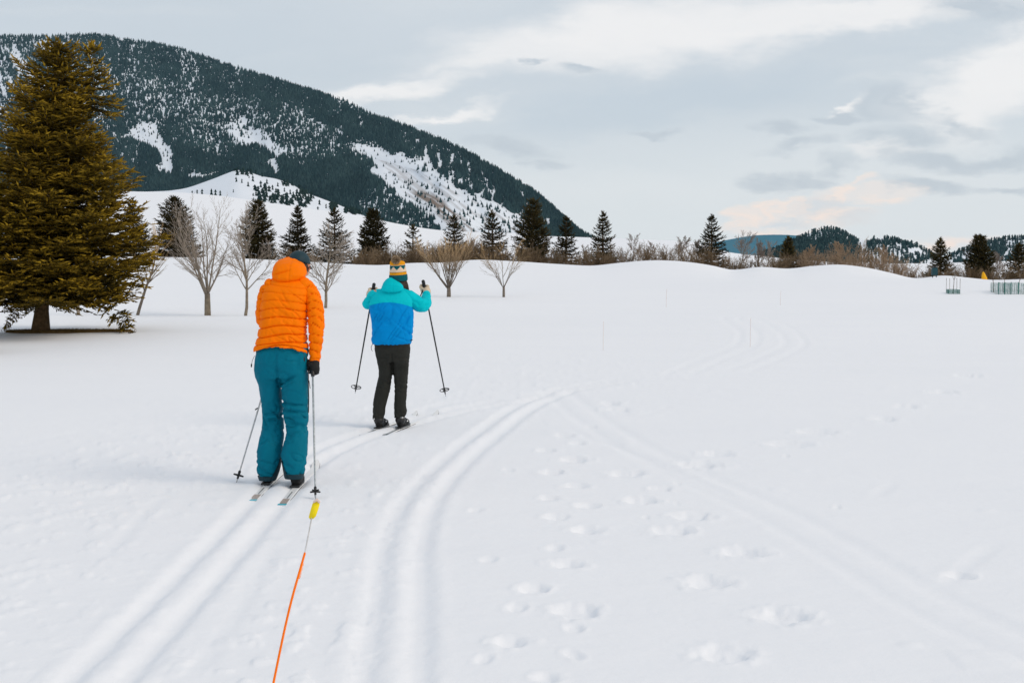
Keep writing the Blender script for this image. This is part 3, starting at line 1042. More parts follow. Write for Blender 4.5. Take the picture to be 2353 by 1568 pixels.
def conifer(h, prof, seed, whorls, per, gap0, detail=1.0, droop=0.25, twig=0.12, tr=0.16, gold=0.5, bare=0.0, lean=0.0, topsplit=False, up=0.35, rag=0.25):
    """returns trunk segments and crown arrays. prof: radius as a function of relative height 0..1"""
    r = np.random.default_rng(seed)
    T = []
    zz = np.linspace(0, h, 14)
    for z0, z1 in zip(zz[:-1], zz[1:]):
        T.append([lean * z0, 0, z0, lean * z1, 0, z1, tr * (1 - z0 / h) ** 0.8 + 0.012 + 0.35 * tr * max(0, 1 - z0 / (0.05 * h + .1)), tr * (1 - z1 / h) ** 0.8 + 0.01, 0.3])
    P, D, L, Rd, Ti = [], [], [], [], []
    for w in range(whorls):
        f = gap0 + (1 - gap0) * (w + r.uniform(-.3, .3)) / whorls
        f = min(max(f, gap0 * 0.9), 0.985)
        nb_ = max(4, int(per * (1 - 0.45 * f)))
        a0 = r.uniform(0, 6.28)
        for b in range(nb_):
            a = a0 + b * 6.283 / nb_ + r.uniform(-.25, .25)
            if r.random() < 0.10:
                continue
            R0 = prof(f) * (1 - rag * r.random() + 0.10 * r.random())
            R0 *= 1 + 0.09 * math.sin(a + seed + f * 5) + 0.12 * math.sin(2 * a + seed * 2 + f * 11)
            if R0 < 0.03:
                R0 = 0.03
            z0 = f * h + r.uniform(-.03, .03) * h * 0.6
            lift = up * (f - 0.25) - droop * (1 - f) + r.uniform(-.12, .12)
            lg = r.uniform(0.45, 1.35)
            da = np.array([math.cos(a), math.sin(a), 0])
            side = np.array([-math.sin(a), math.cos(a), 0])
            nseg = max(3, int(R0 / (twig * 1.25) * detail) + 1)
            prev = np.array([lean * z0, 0, z0])
            pts = [prev]
            for i in range(1, nseg + 1):
                s = i / nseg
                zc = z0 + R0 * (lift * s + 0.26 * s * s)
                pts.append(np.array([lean * z0, 0, 0]) + da * (R0 * s) + side * (r.uniform(-.03, .03) * R0) + np.array([0, 0, zc]))
            for i in range(nseg):
                T.append([*pts[i], *pts[i + 1], 0.010 * (0.5 + h / 8) * (1 - i / nseg) + 0.004, 0.010 * (0.5 + h / 8) * (1 - (i + 1) / nseg) + 0.003, 0.2])
                s = (i + 0.5) / nseg
                if s < bare:
                    continue
                ax = (pts[i + 1] - pts[i])
                ax /= np.linalg.norm(ax)
                # side sprays, longest mid limb
                sl = R0 * 0.36 * (math.sin(math.pi * min(1, 0.15 + 0.8 * s)) * 0.9 + 0.12) + twig * 0.6
                for sgn in (-1, 1):
                    m_ = max(1, int(sl / (twig * 0.62) * detail))
                    d2 = ax * 0.75 + side * sgn * 0.8 + np.array([0, 0, r.uniform(-.30, .08)])
                    d2 /= np.linalg.norm(d2)
                    p0 = pts[i] + (pts[i + 1] - pts[i]) * r.random()
                    for j in range(m_):
                        q = p0 + d2 * sl * (j + r.random() * 0.5) / m_ + np.array([0, 0, -0.05 * sl * (j / m_) ** 2])
                        for s3 in (-1, 1):
                            dd = d2 * 0.8 + np.cross(d2, [0, 0, 1]) * s3 * 0.65 + np.array([0, 0, r.uniform(-.35, .35)])
                            P.append(q)
                            D.append(dd)
                            L.append(twig * r.uniform(0.7, 1.3))
                            Rd.append(twig * r.uniform(0.10, 0.16))
                            Ti.append(min(1, max(0, (s * 0.65 + 0.35 * j / m_) ** 2.1 * r.uniform(0.1, 1.0) * gold * 1.7 * lg + (0.14 * f * gold))))  # mixes random new-growth gold with light painted on outer, higher twigs
                P.append(pts[i + 1])
                D.append(ax + np.array([0, 0, .25]))
                L.append(twig * 1.3)
                Rd.append(twig * 0.2)
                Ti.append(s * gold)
    # leader
    for z0 in np.linspace(0.93 * h, h, 7):
        for b in range(4):
            P.append([lean * z0, 0, z0])
            D.append([r.uniform(-1, 1), r.uniform(-1, 1), 1.1])
            L.append(twig * 1.3)
            Rd.append(twig * 0.16)
            Ti.append(gold * r.uniform(.4, 1))
    return T, spindles(P, D, L, Rd, np.array(Ti))


def place_conifer(name, label, loc, T, crown, mneed, mbark, group=None, extra=None, rz=0.0):
    root = thing(name, label, 'tree', loc, rz, group)
    Vt, Ft, At = segs_mesh(T, 5)
    obj('trunk', mesh_np('trunk', Vt, Ft, True, At), mbark, root)
    obj('crown', mesh_np('crown', crown[0], crown[1], False, crown[2]), mneed, root)
    return root


# ---- the big golden green spruce at the left
bs = hit(91, 763)
bs_top = at(160, 96, bs[1])
hb = float(bs_top[2] - bs[2])
pr_big = spl([0.0, 0.06, 0.10, 0.18, 0.30, 0.42, 0.52, 0.62, 0.72, 0.80, 0.88, 0.95, 1.0],
             [1.6, 1.9, 1.98, 2.0, 1.88, 1.62, 1.36, 1.14, 0.93, 0.73, 0.54, 0.33, 0.08])
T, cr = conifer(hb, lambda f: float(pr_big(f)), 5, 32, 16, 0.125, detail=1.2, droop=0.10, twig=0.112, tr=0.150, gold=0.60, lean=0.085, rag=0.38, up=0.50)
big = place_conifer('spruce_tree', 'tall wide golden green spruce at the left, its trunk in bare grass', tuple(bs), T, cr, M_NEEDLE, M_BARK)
# twin top
T2, cr2 = conifer(1.25, lambda f: 0.55 * (1 - f) ** 0.8 + 0.03, 9, 10, 8, 0.0, detail=1.0, twig=0.11, tr=0.03, gold=0.85, up=0.9)
sx = float(at(207, 110, bs[1])[0] - bs[0])
c2 = obj('second_leader', mesh_np('second_leader', cr2[0], cr2[1], False, cr2[2]), M_NEEDLE, big, (sx, 0.1, hb - 1.30))
c2['label'] = 'second golden top just right of the leader'
# hanging lower bough at the right
T3, cr3 = conifer(1.5, lambda f: 0.45 * (1 - f) + 0.04, 12, 11, 7, 0.0, detail=0.9, twig=0.12, tr=0.02, gold=0.5)
for (bu, bv, s_, ry_) in ((243, 655, 0.85, 155), (60, 682, 0.5, 215)):
    e = at(bu, bv, bs[1] - 0.2)
    o = obj('bough', bpy.data.meshes.new_from_object(c2) if False else mesh_np('bough', cr3[0], cr3[1], False, cr3[2]), M_NEEDLE, big, tuple(e - bs))
    o.rotation_euler = (0, R(ry_), 0)
    o.scale = (s_, s_, s_)
# melt ring of bare grass round the trunk
ring = []
nrs = 90
Vr = []
ell = lambda a, q: (bs[0] + 0.45 + 1.30 * q * math.cos(a) * (1 + 0.10 * math.sin(3 * a + 1) + 0.06 * math.sin(7 * a)), bs[1] + 0.15 + 0.42 * q * math.sin(a))
for q in (0.0, 0.35, 0.7, 0.9, 1.0):
    for i in range(nrs):
        a = 2 * math.pi * i / nrs
        xx, yy = ell(a, q)
        Vr.append((xx, yy, Hpt(xx, yy) + 0.018 * (1 - q ** 3) + 0.022 + (0.03 * noise(np.array([xx * 6]), np.array([yy * 6]))[0] if q < 1 else -0.05)))
Fr = [(j * nrs + i, j * nrs + (i + 1) % nrs, (j + 1) * nrs + (i + 1) % nrs, (j + 1) * nrs + i) for j in range(4) for i in range(nrs)]
o = obj('bare_grass', mesh_np('bare_grass', Vr, np.array(Fr)), M_DIRT)
tag(o, 'thin patch of bare brown grass and earth under the big spruce', 'grass', kind='stuff')
P_, D_ = [], []
for i in range(1500):
    a, q = random.uniform(0, 6.28), math.sqrt(random.random())
    xx, yy = ell(a, q)
    P_.append((xx, yy, Hpt(xx, yy) + 0.02))
    D_.append((random.uniform(-.6, .6), random.uniform(-.6, .6), 1))
gv = spindles(P_, D_, [random.uniform(.03, .07) for _ in P_], [0.006] * len(P_), np.zeros(len(P_)))
tag(obj('dry_grass', mesh_np('dry_grass', gv[0], gv[1], False), M_DIRT), 'short dry brown grass blades under the big spruce', 'grass', kind='stuff')

# ---- pale spruce just outside the left edge, only its bough tips show
ps = np.array([-(CX + 262) / 3272 * 24.0, 24.0, 0.0])
ps[2] = Hpt(ps[0], ps[1])
T, cr = conifer(4.6, lambda f: 1.62 * (1 - f) ** 0.75 + 0.05, 31, 20, 12, 0.08, detail=0.8, twig=0.13, tr=0.11, gold=0.8, droop=0.1)
place_conifer('spruce_tree', 'paler spruce with only its bough tips reaching in at the left edge', tuple(ps), T, cr, M_NEEDLE3, M_BARK)

# ---- the row of conifers behind the ridge
CON = [  # u, vtop, half width px, distance, shape, gold, label
    (308, 458, 42, 98, 'cone', .5, 'dark spruce half hidden behind the right side of the big golden spruce'),
    (405, 455, 50, 100, 'round', .4, 'broad rounded dark spruce left of the tallest bare tree'),
    (593, 463, 41, 98, 'round', .5, 'dark double topped spruce behind the pale bare tree, left of the orange jacket'),
    (686, 477, 38, 100, 'cone', .3, 'dark pointed spruce directly above the hood of the orange jacket'),
    (770, 482, 47, 99, 'open', .4, 'loose dark spruce behind the bare tree at the orange sleeve'),
    (858, 483, 37, 97, 'dense', .2, 'dense nearly black spruce between the two skiers'),
    (948, 520, 30, 96, 'thin', .6, 'thin small spruce with gaps between boughs, just above the bobble hat'),
    (1043, 497, 34, 100, 'open', .7, 'olive spruce behind the golden-lit twigs of the fan shaped tree'),
    (1131, 487, 36, 98, 'open', .6, 'spruce between the fan shaped bare tree and the tallest row spruce'),
    (1222, 460, 42, 97, 'dense', .6, 'tallest and fullest spruce of the row, above the smallest bare tree'),
    (1300, 500, 32, 99, 'open', .4, 'shorter spruce just right of the tallest row spruce, at the foot of the mountain'),
    (1385, 489, 32, 97, 'open', .5, 'slender symmetrical spruce against pale sky right of the mountain foot'),
    (1634, 497, 35, 97, 'open', .2, 'isolated dark spruce with open layers left of the blue far hill'),
    (1809, 546, 22, 100, 'cone', .8, 'small olive spruce in front of the left end of the wooded hill'),
    (2160, 550, 27, 96, 'open', .7, 'spruce right of the snowy hill slope, behind the dark box'),
    (2250, 543, 34, 97, 'round', .5, 'full dark spruce behind the amber cover'),
    (2340, 563, 30, 96, 'open', .6, 'spruce at the right edge of the picture above the green mesh fence'),
]
SH = {
    'cone': dict(p=lambda f: (1 - f) ** 0.85, w=22, per=13, d=0.85, up=.35),
    'round': dict(p=lambda f: (1 - f) ** 0.55 * (0.75 + 0.5 * min(f, .4)), w=25, per=15, d=1.0, up=.5),
    'dense': dict(p=lambda f: (1 - f) ** 0.62 * (0.8 + 0.4 * min(f, .45)), w=26, per=14, d=1.0, up=.7),
    'open': dict(p=lambda f: (1 - f) ** 0.80, w=17, per=11, d=0.85, up=.35),
    'thin': dict(p=lambda f: (1 - f) ** 0.75, w=12, per=7, d=0.6, up=.5),
}
for i, (u0, vt, hw, yy, shp, gold, lab) in enumerate(CON):
    xx = (u0 - CX) / 3272 * yy
    zb = Hpt(xx, yy)
    ht = float(at(u0, vt, yy)[2] - zb)
    Rw = hw / F * yy * 1.30
    s = SH[shp]
    T, cr = conifer(ht, lambda f, s=s, Rw=Rw: Rw * s['p'](f), 200 + i, s['w'], s['per'], 0.04, detail=s['d'], twig=0.20, tr=0.10, gold=gold, up=s['up'], droop=0.12, rag=.32, lean=random.uniform(-.015, .015))
    place_conifer('spruce_tree', lab, (xx, yy, zb), T, cr, M_NEEDLE2, M_BARK, 'row of conifers behind the snowy rise')

# ------------------------------------------------------------------ bare trees
def grow(S, p, d, L, r, lev, P, rr):
    """recursive limbs; P: dict of parameters"""
    n = max(3, int(4 + L * 2.2))
    step = L / n
    for i in range(n):
        d = d + rr.normal(0, P['wob'], 3) + np.array([0, 0, P['trop'] * (0.5 if lev == 0 else 1)])
        d /= np.linalg.norm(d)
        q = p + d * step
        r0 = r * (1 - 0.75 * i / n)
        r1 = r * (1 - 0.75 * (i + 1) / n)
        S.append([*p, *q, max(r0, P['rmin']), max(r1, P['rmin']), min(1, lev / 3 + 0.2 * rr.random())])
        p = q
        fr = (i + 1) / n
        if lev < P['lev'] and fr > (P['first'] if lev == 0 else 0.18):
            kids = P['kids'][lev]
            for _ in range(kids if rr.random() < 0.8 else kids - 1):
                a = rr.uniform(0, 2 * math.pi)
                ref = np.cross(d, [0.2, 0.3, 1.0])
                ref /= np.linalg.norm(ref)
                ref2 = np.cross(d, ref)
                sp_ = P['spread'][lev] * rr.uniform(0.7, 1.25)
                dd = d * math.cos(sp_) + (ref * math.cos(a) + ref2 * math.sin(a)) * math.sin(sp_)
                Lk = L * P['ratio'][lev] * (1 - 0.55 * fr) * rr.uniform(0.7, 1.2)
                grow(S, p, dd, Lk, max(r1 * 0.50, P['rmin']), lev + 1, P, rr)


def bare_tree(name, label, base, h, P, seed, m, trunk_r, lean=(0, 0), stems=None, group=None, cat='tree'):
    rr = np.random.default_rng(seed)
    S = []
    d0 = np.array([lean[0], lean[1], 1.0])
    d0 /= np.linalg.norm(d0)
    if stems is None:
        grow(S, np.zeros(3), d0, h, trunk_r, 0, P, rr)
    else:
        # short trunk that forks into several rising leaders
        ht, ns, spr = stems
        nst = 4
        p = np.zeros(3)
        for i in range(nst):
            q = p + d0 * ht / nst
            S.append([*p, *q, trunk_r * (1.15 - .2 * i / nst), trunk_r * (1.15 - .2 * (i + 1) / nst), 0])
            p = q
        for kx in range(ns):
            a = kx * 6.283 / ns + rr.uniform(-.3, .3)
            sp_ = spr * rr.uniform(0.45, 1.15) if kx else 0.04
            dd = np.array([math.cos(a) * math.sin(sp_), math.sin(a) * math.sin(sp_), math.cos(sp_)]) + d0 * 0.2
            grow(S, p - d0 * ht * rr.uniform(0, .25), dd / np.linalg.norm(dd), (h - ht) * rr.uniform(.75, 1.0), trunk_r * .36, 1, P, rr)
    S = np.array(S)
    root = thing(name, label, cat, tuple(base), 0, group)
    lvl = S[:, 8].copy()
    S[:, :6] *= h / S[:, 5].max()
    if P.get('toplit'):
        S[:, 8] = np.clip((S[:, 2] / h - .30) * 1.7, 0, 1)  # tint grows with height: warm glow painted into the upper branches
    lo = S[lvl < 0.25]
    hi = S[lvl >= 0.25]
    if len(lo):
        Vt, Ft, At = segs_mesh(lo, 6)
        obj('trunk', mesh_np('trunk', Vt, Ft, True, At), m, root)
    Vt, Ft, At = segs_mesh(hi, 3)
    obj('branches', mesh_np('branches', Vt, Ft, True, At), m, root)
    return root


PA = dict(wob=0.06, trop=0.030, rmin=0.0026, lev=3, first=0.22, kids=(3, 2, 2), spread=(0.75, 0.55, 0.5), ratio=(0.62, 0.5, 0.5))
BG = 'bare deciduous trees in the snow'
b = hit(477, 725)
bare_tree('bare_tree', 'tallest bare tree with several stems, grey brown, right of the big spruce', b, 3.3, PA, 41, M_GBARK, 0.085, stems=(0.62, 8, 0.95), group=BG)
b = hit(564, 725)
bare_tree('bare_tree', 'pale bare tree with a thin leaning trunk just left of the orange jacket', b, 3.0, dict(PA, first=.28), 42, M_GBARK, 0.048, lean=(0.16, 0), group=BG)
b = hit(748, 708)
bare_tree('bare_tree', 'wide spreading bare tree partly behind the orange sleeve', b, 2.5, dict(PA, first=.20, kids=(4, 2, 2), spread=(0.95, .6, .5)), 53, M_GBARK, 0.050, lean=(0.07, 0), group=BG)
b = hit(316, 724)
bare_tree('bare_tree', 'pale bare tree with steep thick branches leaning right beside the big spruce', b, 2.5, dict(PA, lev=2, wob=.04, kids=(3, 2, 2), spread=(.45, .4, .4), first=.3, toplit=1), 44, M_LITBARK, 0.05, lean=(0.24, 0), group=BG)
b = hit(180, 724)
bare_tree('bare_tree', 'slim trunk seen below the boughs of the big spruce', b, 2.2, dict(PA, lev=2, kids=(3, 1, 1)), 46, M_GBARK, 0.05, group=BG)
b = hit(1031, 682)
bare_tree('bare_tree', 'fan shaped bare tree with golden-lit upper twigs, right of the blue jacket skier', b, 2.15, dict(PA, wob=.035, trop=.05, kids=(3, 2, 2), rmin=.0036, spread=(.6, .42, .4), lev=3, toplit=1), 46, M_LITBARK, 0.065, stems=(0.32, 10, 0.85), group=BG)
b = hit(1157, 682)
bare_tree('bare_tree', 'smallest bare tree of the snowfield, right of the fan shaped one', b, 1.95, dict(PA, wob=.05, kids=(2, 2, 1), rmin=.0032, lev=3, toplit=1), 47, M_LITBARK, 0.04, stems=(0.35, 6, 0.72), group=BG)

# ------------------------------------------------------------------ shrubs along the far edge of the snowfield
def shrub_mesh(h, w, n, seed, rmin=0.012, tall=False):
    rr = np.random.default_rng(seed)
    S = []
    for i in range(n):
        a = rr.uniform(0, 6.28)
        q = math.sqrt(rr.random()) * w * 0.75
        p = np.array([math.cos(a) * q, math.sin(a) * q * 0.6, -0.1])
        hh_ = h * (1 - 0.45 * (q / w)) * rr.uniform(0.5, 1.08)
        d = np.array([p[0] * 0.55 / max(w, .1) + rr.normal(0, .28), rr.normal(0, .3), 1.0])
        k_ = 5
        r0 = rmin * rr.uniform(1.0, 1.8)
        tn = rr.random()
        for j in range(k_):
            d = d + rr.normal(0, .14, 3)
            d /= np.linalg.norm(d)
            q2 = p + d * hh_ / k_
            S.append([*p, *q2, r0 * (1 - j / k_ * .6), r0 * (1 - (j + 1) / k_ * .6), tn])
            if j >= 0:
                for _ in range(3):
                    dd = d + rr.normal(0, .62, 3) + np.array([0, 0, .1])
                    dd /= np.linalg.norm(dd)
                    L_ = hh_ * rr.uniform(.14, .32)
                    e = q2 + dd * L_
                    S.append([*q2, *e, r0 * .6, r0 * .35, min(1, tn + .2)])
                    d3 = dd + rr.normal(0, .6, 3)
                    S.append([*(q2 + dd * L_ * .5), *(q2 + dd * L_ * .5 + d3 * L_ * .5), r0 * .4, r0 * .28, min(1, tn + .3)])
            p = q2
    return segs_mesh(S, 3)


shr = []   # u, height px, half width px, material, kind
def add_shr(u0, u1, n_, h0, h1, w0, w1, m, word, dens=34):
    for i in range(n_):
        shr.append((u0 + (u1 - u0) * (i + 0.5 + random.uniform(-.3, .3)) / n_, random.uniform(h0, h1), random.uniform(w0, w1), m, word, dens))


add_shr(640, 720, 3, 28, 42, 20, 28, M_SHRUB, 'brown')
add_shr(822, 1000, 8, 38, 52, 18, 28, M_SHRUB, 'brown', 60)
add_shr(1000, 1110, 5, 46, 60, 18, 26, M_SHRUB, 'dense brown', 75)
add_shr(1110, 1300, 8, 24, 54, 18, 26, M_SHRUB, 'brown', 44)
add_shr(1300, 1440, 6, 26, 50, 16, 24, M_SHRUB, 'brown', 36)
add_shr(1440, 1640, 9, 26, 56, 18, 28, M_SHRUB, 'loose brown', 28)
add_shr(1640, 1780, 6, 24, 46, 14, 22, M_SHRUB, 'brown', 28)
add_shr(1780, 1850, 3, 40, 55, 18, 24, M_SHRUB, 'brown', 40)
add_shr(1850, 1960, 5, 34, 56, 20, 28, M_TAN, 'tan', 30)
add_shr(1960, 2090, 6, 36, 64, 20, 28, M_TAN, 'tan', 30)
add_shr(2090, 2352, 10, 22, 44, 18, 26, M_SHRUB, 'brown', 34)
add_shr(2352, 2600, 5, 36, 56, 22, 30, M_SHRUB, 'brown', 34)
names = ['spruce at the big golden one', 'rounded spruce', 'double topped spruce', 'spruce above the orange hood', 'loose spruce', 'nearly black spruce', 'thin small spruce',
         'olive spruce', 'spruce right of the fan tree', 'tallest row spruce', 'spruce at the mountain foot', 'slender symmetrical spruce', 'isolated dark spruce', 'small olive spruce',
         'spruce behind the dark box', 'spruce behind the amber cover', 'right edge spruce']
cu = [c[0] for c in CON]
from collections import defaultdict
bucket = defaultdict(list)
for s in sorted(shr, key=lambda q: q[0]):
    j = max([q for q in range(len(cu)) if cu[q] <= s[0]] + [0])
    bucket[j].append(s)
ORD = ['nearest bush', 'second bush', 'third bush', 'fourth bush', 'fifth bush', 'sixth bush', 'seventh bush', 'eighth bush', 'ninth bush', 'tenth bush', 'eleventh bush', 'twelfth bush', 'thirteenth bush', 'fourteenth bush', 'fifteenth bush']
ci = 0
for j, lst in bucket.items():
    for q, (u0, hp, wp, m, word, dens) in enumerate(lst):
        yy = 91 + random.uniform(0, 5)
        xx = (u0 - CX) / 3272 * yy
        zb = Hpt(xx, yy)
        vtop = float(vs_ridge(np.array([u0]))[0]) - hp
        hh_ = float(at(u0, vtop, yy)[2] - zb)
        Vt, Ft, At = shrub_mesh(hh_, wp / F * yy, dens, 300 + ci, rmin=0.010)
        o = obj('shrub', mesh_np('shrub', Vt, Ft, True, At), m, None, (xx, yy, zb))
        tag(o, 'leafless %s shrub, %s to the right of the %s' % (word, ORD[q], names[j]), 'shrub', 'leafless shrubs along the edge of the snowfield')
        ci += 1

PT = dict(wob=0.07, trop=0.02, rmin=0.010, lev=3, first=0.3, kids=(3, 2, 2), spread=(0.6, 0.5, 0.5), ratio=(0.6, 0.55, 0.5))
TALL = [(1340, 560, .05, 'crooked grey bare tree between the slender spruce and the shorter spruce left of it', 'slim'),
        (1455, 535, .04, 'thin grey bare tree first to the right of the slender spruce', 'slim'),
        (1500, 552, .04, 'low grey bare tree midway between the slender and the isolated spruce', 'slim'),
        (1560, 540, .05, 'many branched grey bare tree left of the isolated dark spruce', 'wide'),
        (1600, 548, .05, 'crooked bare tree touching the left side of the isolated dark spruce', 'wide'),
        (1698, 528, .05, 'tall thin bare tree in front of the left end of the blue far hill', 'slim'),
        (1742, 545, .06, 'brown bare tree in front of the middle of the blue far hill', 'wide'),
        (1765, 548, .05, 'slender brown bare tree left of the small olive spruce', 'slim'),
        (1852, 560, .05, 'tan bare tree at the left foot of the wooded hill', 'wide'),
        (1930, 552, .05, 'tan bare tree in front of the dark face of the wooded hill', 'wide'),
        (2035, 560, .05, 'tan bare tree in front of the snowy side of the wooded hill', 'wide'),
        (1080, 545, .04, 'grey bare tree behind the fan shaped tree', 'wide'),
        (620, 545, .04, 'grey bare tree beside the double topped spruce', 'slim'),
        (2290, 575, .04, 'brown bare tree between the two rightmost spruces', 'wide')]
for i, (u0, vt, tr_, lab, kd) in enumerate(TALL):
    yy = 97 + (i % 3) * 2
    xx = (u0 - CX) / 3272 * yy
    zb = Hpt(xx, yy)
    ht = float(at(u0, vt, yy)[2] - zb)
    mm = M_TAN if 1800 < u0 < 2100 else M_GREYTWIG
    bare_tree('bare_tree', lab, (xx, yy, zb), ht, dict(PT, lev=3, kids=(3, 2, 2) if kd == 'wide' else (2, 2, 1)), 500 + i, mm, tr_, lean=(random.uniform(-.15, .15), 0), group='bare trees behind the snowy rise')

# ------------------------------------------------------------------ people: builders
def tube(P, r, n=14, squash=None):
    """closed tube along points P with radius r (number or list); squash = (axis, factor)"""
    P = np.array(P, float)
    r = np.full(len(P), float(r)) if np.isscalar(r) else np.array(r, float)
    T = np.gradient(P, axis=0)
    T /= np.linalg.norm(T, axis=1)[:, None]
    ref = np.array([0.13, 0.21, 0.97]) if abs(T[:, 2]).mean() < 0.8 else np.array([0.95, 0.2, 0.1])
    V = []
    rows_ = []
    # rounded ends
    Pe = np.concatenate([[P[0] - T[0] * r[0] * 0.85], [P[0] - T[0] * r[0] * 0.55], P, [P[-1] + T[-1] * r[-1] * 0.55], [P[-1] + T[-1] * r[-1] * 0.85]])
    Te = np.concatenate([[T[0]], [T[0]], T, [T[-1]], [T[-1]]])
    re_ = np.concatenate([[r[0] * 0.35], [r[0] * 0.80], r, [r[-1] * 0.80], [r[-1] * 0.35]])
    for p, t_, q in zip(Pe, Te, re_):
        a = np.cross(t_, ref)
        a /= np.linalg.norm(a)
        b = np.cross(t_, a)
        for i in range(n):
            an = 2 * math.pi * i / n
            V.append(p + (a * math.cos(an) + b * math.sin(an)) * q)
    V = np.array(V)
    return close_rings(V, n)


def close_rings(V, n):
    m = len(V) // n
    F_ = []
    for j in range(m - 1):
        for i in range(n):
            k_ = (i + 1) % n
            F_.append((j * n + i, j * n + k_, (j + 1) * n + k_, (j + 1) * n + i))
    c0, c1 = V[:n].mean(0), V[-n:].mean(0)
    V = np.concatenate([V, [c0, c1]])
    T_ = []
    for i in range(n):
        k_ = (i + 1) % n
        T_.append((k_, i, len(V) - 2))
        T_.append(((m - 1) * n + i, (m - 1) * n + k_, len(V) - 1))
    return V, [np.array(F_), np.array(T_)]


def rings(L, n=28, ex=2.3, cap=True):
    """horizontal cross sections: (z, xl, xr, yc, ry[, tilt]) from bottom to top, interpolated"""
    L = sorted(L, key=lambda q: q[0])
    A = np.array([list(q) + [0] * (6 - len(q)) for q in L], float)
    z = np.concatenate([np.linspace(A[i, 0], A[i + 1, 0], 4)[:-1] for i in range(len(A) - 1)] + [[A[-1, 0]]])
    fs = [spl(A[:, 0], A[:, c]) for c in range(1, 6)]
    V = []
    for zz_ in z:
        xl, xr, yc, ry, ti = [float(f(zz_)) for f in fs]
        cx, rx = (xl + xr) / 2, (xr - xl) / 2
        for i in range(n):
            an = 2 * math.pi * i / n
            c_, s_ = math.cos(an), math.sin(an)
            ax_ = math.copysign(abs(c_) ** (2 / ex), c_)
            ay_ = math.copysign(abs(s_) ** (2 / ex), s_)
            V.append((cx + rx * ax_, yc + ry * ay_, zz_ + ti * ry * ay_))
    return close_rings(np.array(V), n)


def ellipsoid(c, r, n=20, m=12, rot=None):
    V = []
    for j in range(1, m):
        ph = math.pi * j / m
        for i in range(n):
            an = 2 * math.pi * i / n
            V.append((r[0] * math.sin(ph) * math.cos(an), r[1] * math.sin(ph) * math.sin(an), -r[2] * math.cos(ph)))
    V = np.array(V)
    if rot is not None:
        V = V @ np.array(rot.to_3x3()).T
    V = V + np.array(c)
    return close_rings(V, n)


def merge(parts):
    V, Fs, o_ = [], [], 0
    for v_, f_ in parts:
        V.append(v_)
        f_ = f_ if isinstance(f_, list) else [f_]
        for q in f_:
            Fs.append(np.asarray(q) + o_)
        o_ += len(v_)
    return np.concatenate(V), Fs


def fuse(parts, voxel=0.01, smooth=4, sf=0.5):
    """union of closed shapes as one even mesh; returns verts, faces, normals"""
    V, Fs = merge(parts)
    me = mesh_np('tmp', V, Fs)
    ob = bpy.data.objects.new('tmp', me)
    COL.objects.link(ob)
    md = ob.modifiers.new('r', 'REMESH')
    md.mode = 'VOXEL'
    md.voxel_size = voxel
    if smooth:
        ms_ = ob.modifiers.new('s', 'SMOOTH')
        ms_.iterations = smooth
        ms_.factor = sf
    dg = bpy.context.evaluated_depsgraph_get()
    dg.update()
    ev = ob.evaluated_get(dg)
    m2 = bpy.data.meshes.new_from_object(ev)
    n_ = len(m2.vertices)
    co = np.zeros(n_ * 3)
    m2.vertices.foreach_get('co', co)
    no = np.zeros(n_ * 3)
    m2.vertex_normals.foreach_get('vector', no)
    fv = np.zeros(len(m2.polygons) * 4, int) if all(len(p.vertices) == 4 for p in m2.polygons) else None
    if fv is not None:
        m2.polygons.foreach_get('vertices', fv)
        fa = fv.reshape(-1, 4)
    else:
        fa = [tuple(p.vertices) for p in m2.polygons]
        fa = [np.array([f for f in fa if len(f) == 4]), np.array([f for f in fa if len(f) == 3])]
    bpy.data.objects.remove(ob)
    bpy.data.meshes.remove(me)
    bpy.data.meshes.remove(m2)
    return co.reshape(-1, 3), fa, no.reshape(-1, 3)


def crease(n_, w=0.10):
    """turn smooth noise into sharp valleys: 0 on the valley line, 1 away from it"""
    return np.clip(abs(n_ - 0.5) / w, 0, 1) ** 0.7


def part(name, parts, m, parent, voxel=0.01, smooth=4, disp=None, label=None, sf=0.5):
    V, Fa, Nn = fuse(parts, voxel, smooth, sf)
    if disp is not None:
        V = V + Nn * disp(V)[:, None]
    o = obj(name, mesh_np(name, V, Fa), m, parent)
    if label:
        o['label'] = label
    return o


def body_mesh(parts, root, zneck):
    V, Fa, Nn = fuse(parts, .008, 3)
    # slimmer than the clothes everywhere below the neck
    V = V - Nn * (0.022 * sstep(zneck + .02, zneck - .06, V[:, 2]))[:, None]
    return obj('body', mesh_np('body', V, Fa), M_SKIN, root)


def simple(name, parts, m, parent=None, smooth=True, label=None, loc=None):
    V, Fs = merge(parts)
    o = obj(name, mesh_np(name, V, Fs, smooth), m, parent, loc)
    if label:
        o['label'] = label
    return o


def box(c, s, rot=None):
    V = np.array([[x, y, z] for x in (-1, 1) for y in (-1, 1) for z in (-1, 1)], float) * np.array(s) / 2
    if rot is not None:
        V = V @ np.array(rot.to_3x3()).T
    V = V + np.array(c)
    Fq = np.array([(0, 1, 3, 2), (4, 6, 7, 5), (0, 4, 5, 1), (2, 3, 7, 6), (0, 2, 6, 4), (1, 5, 7, 3)])
    return V, [Fq]


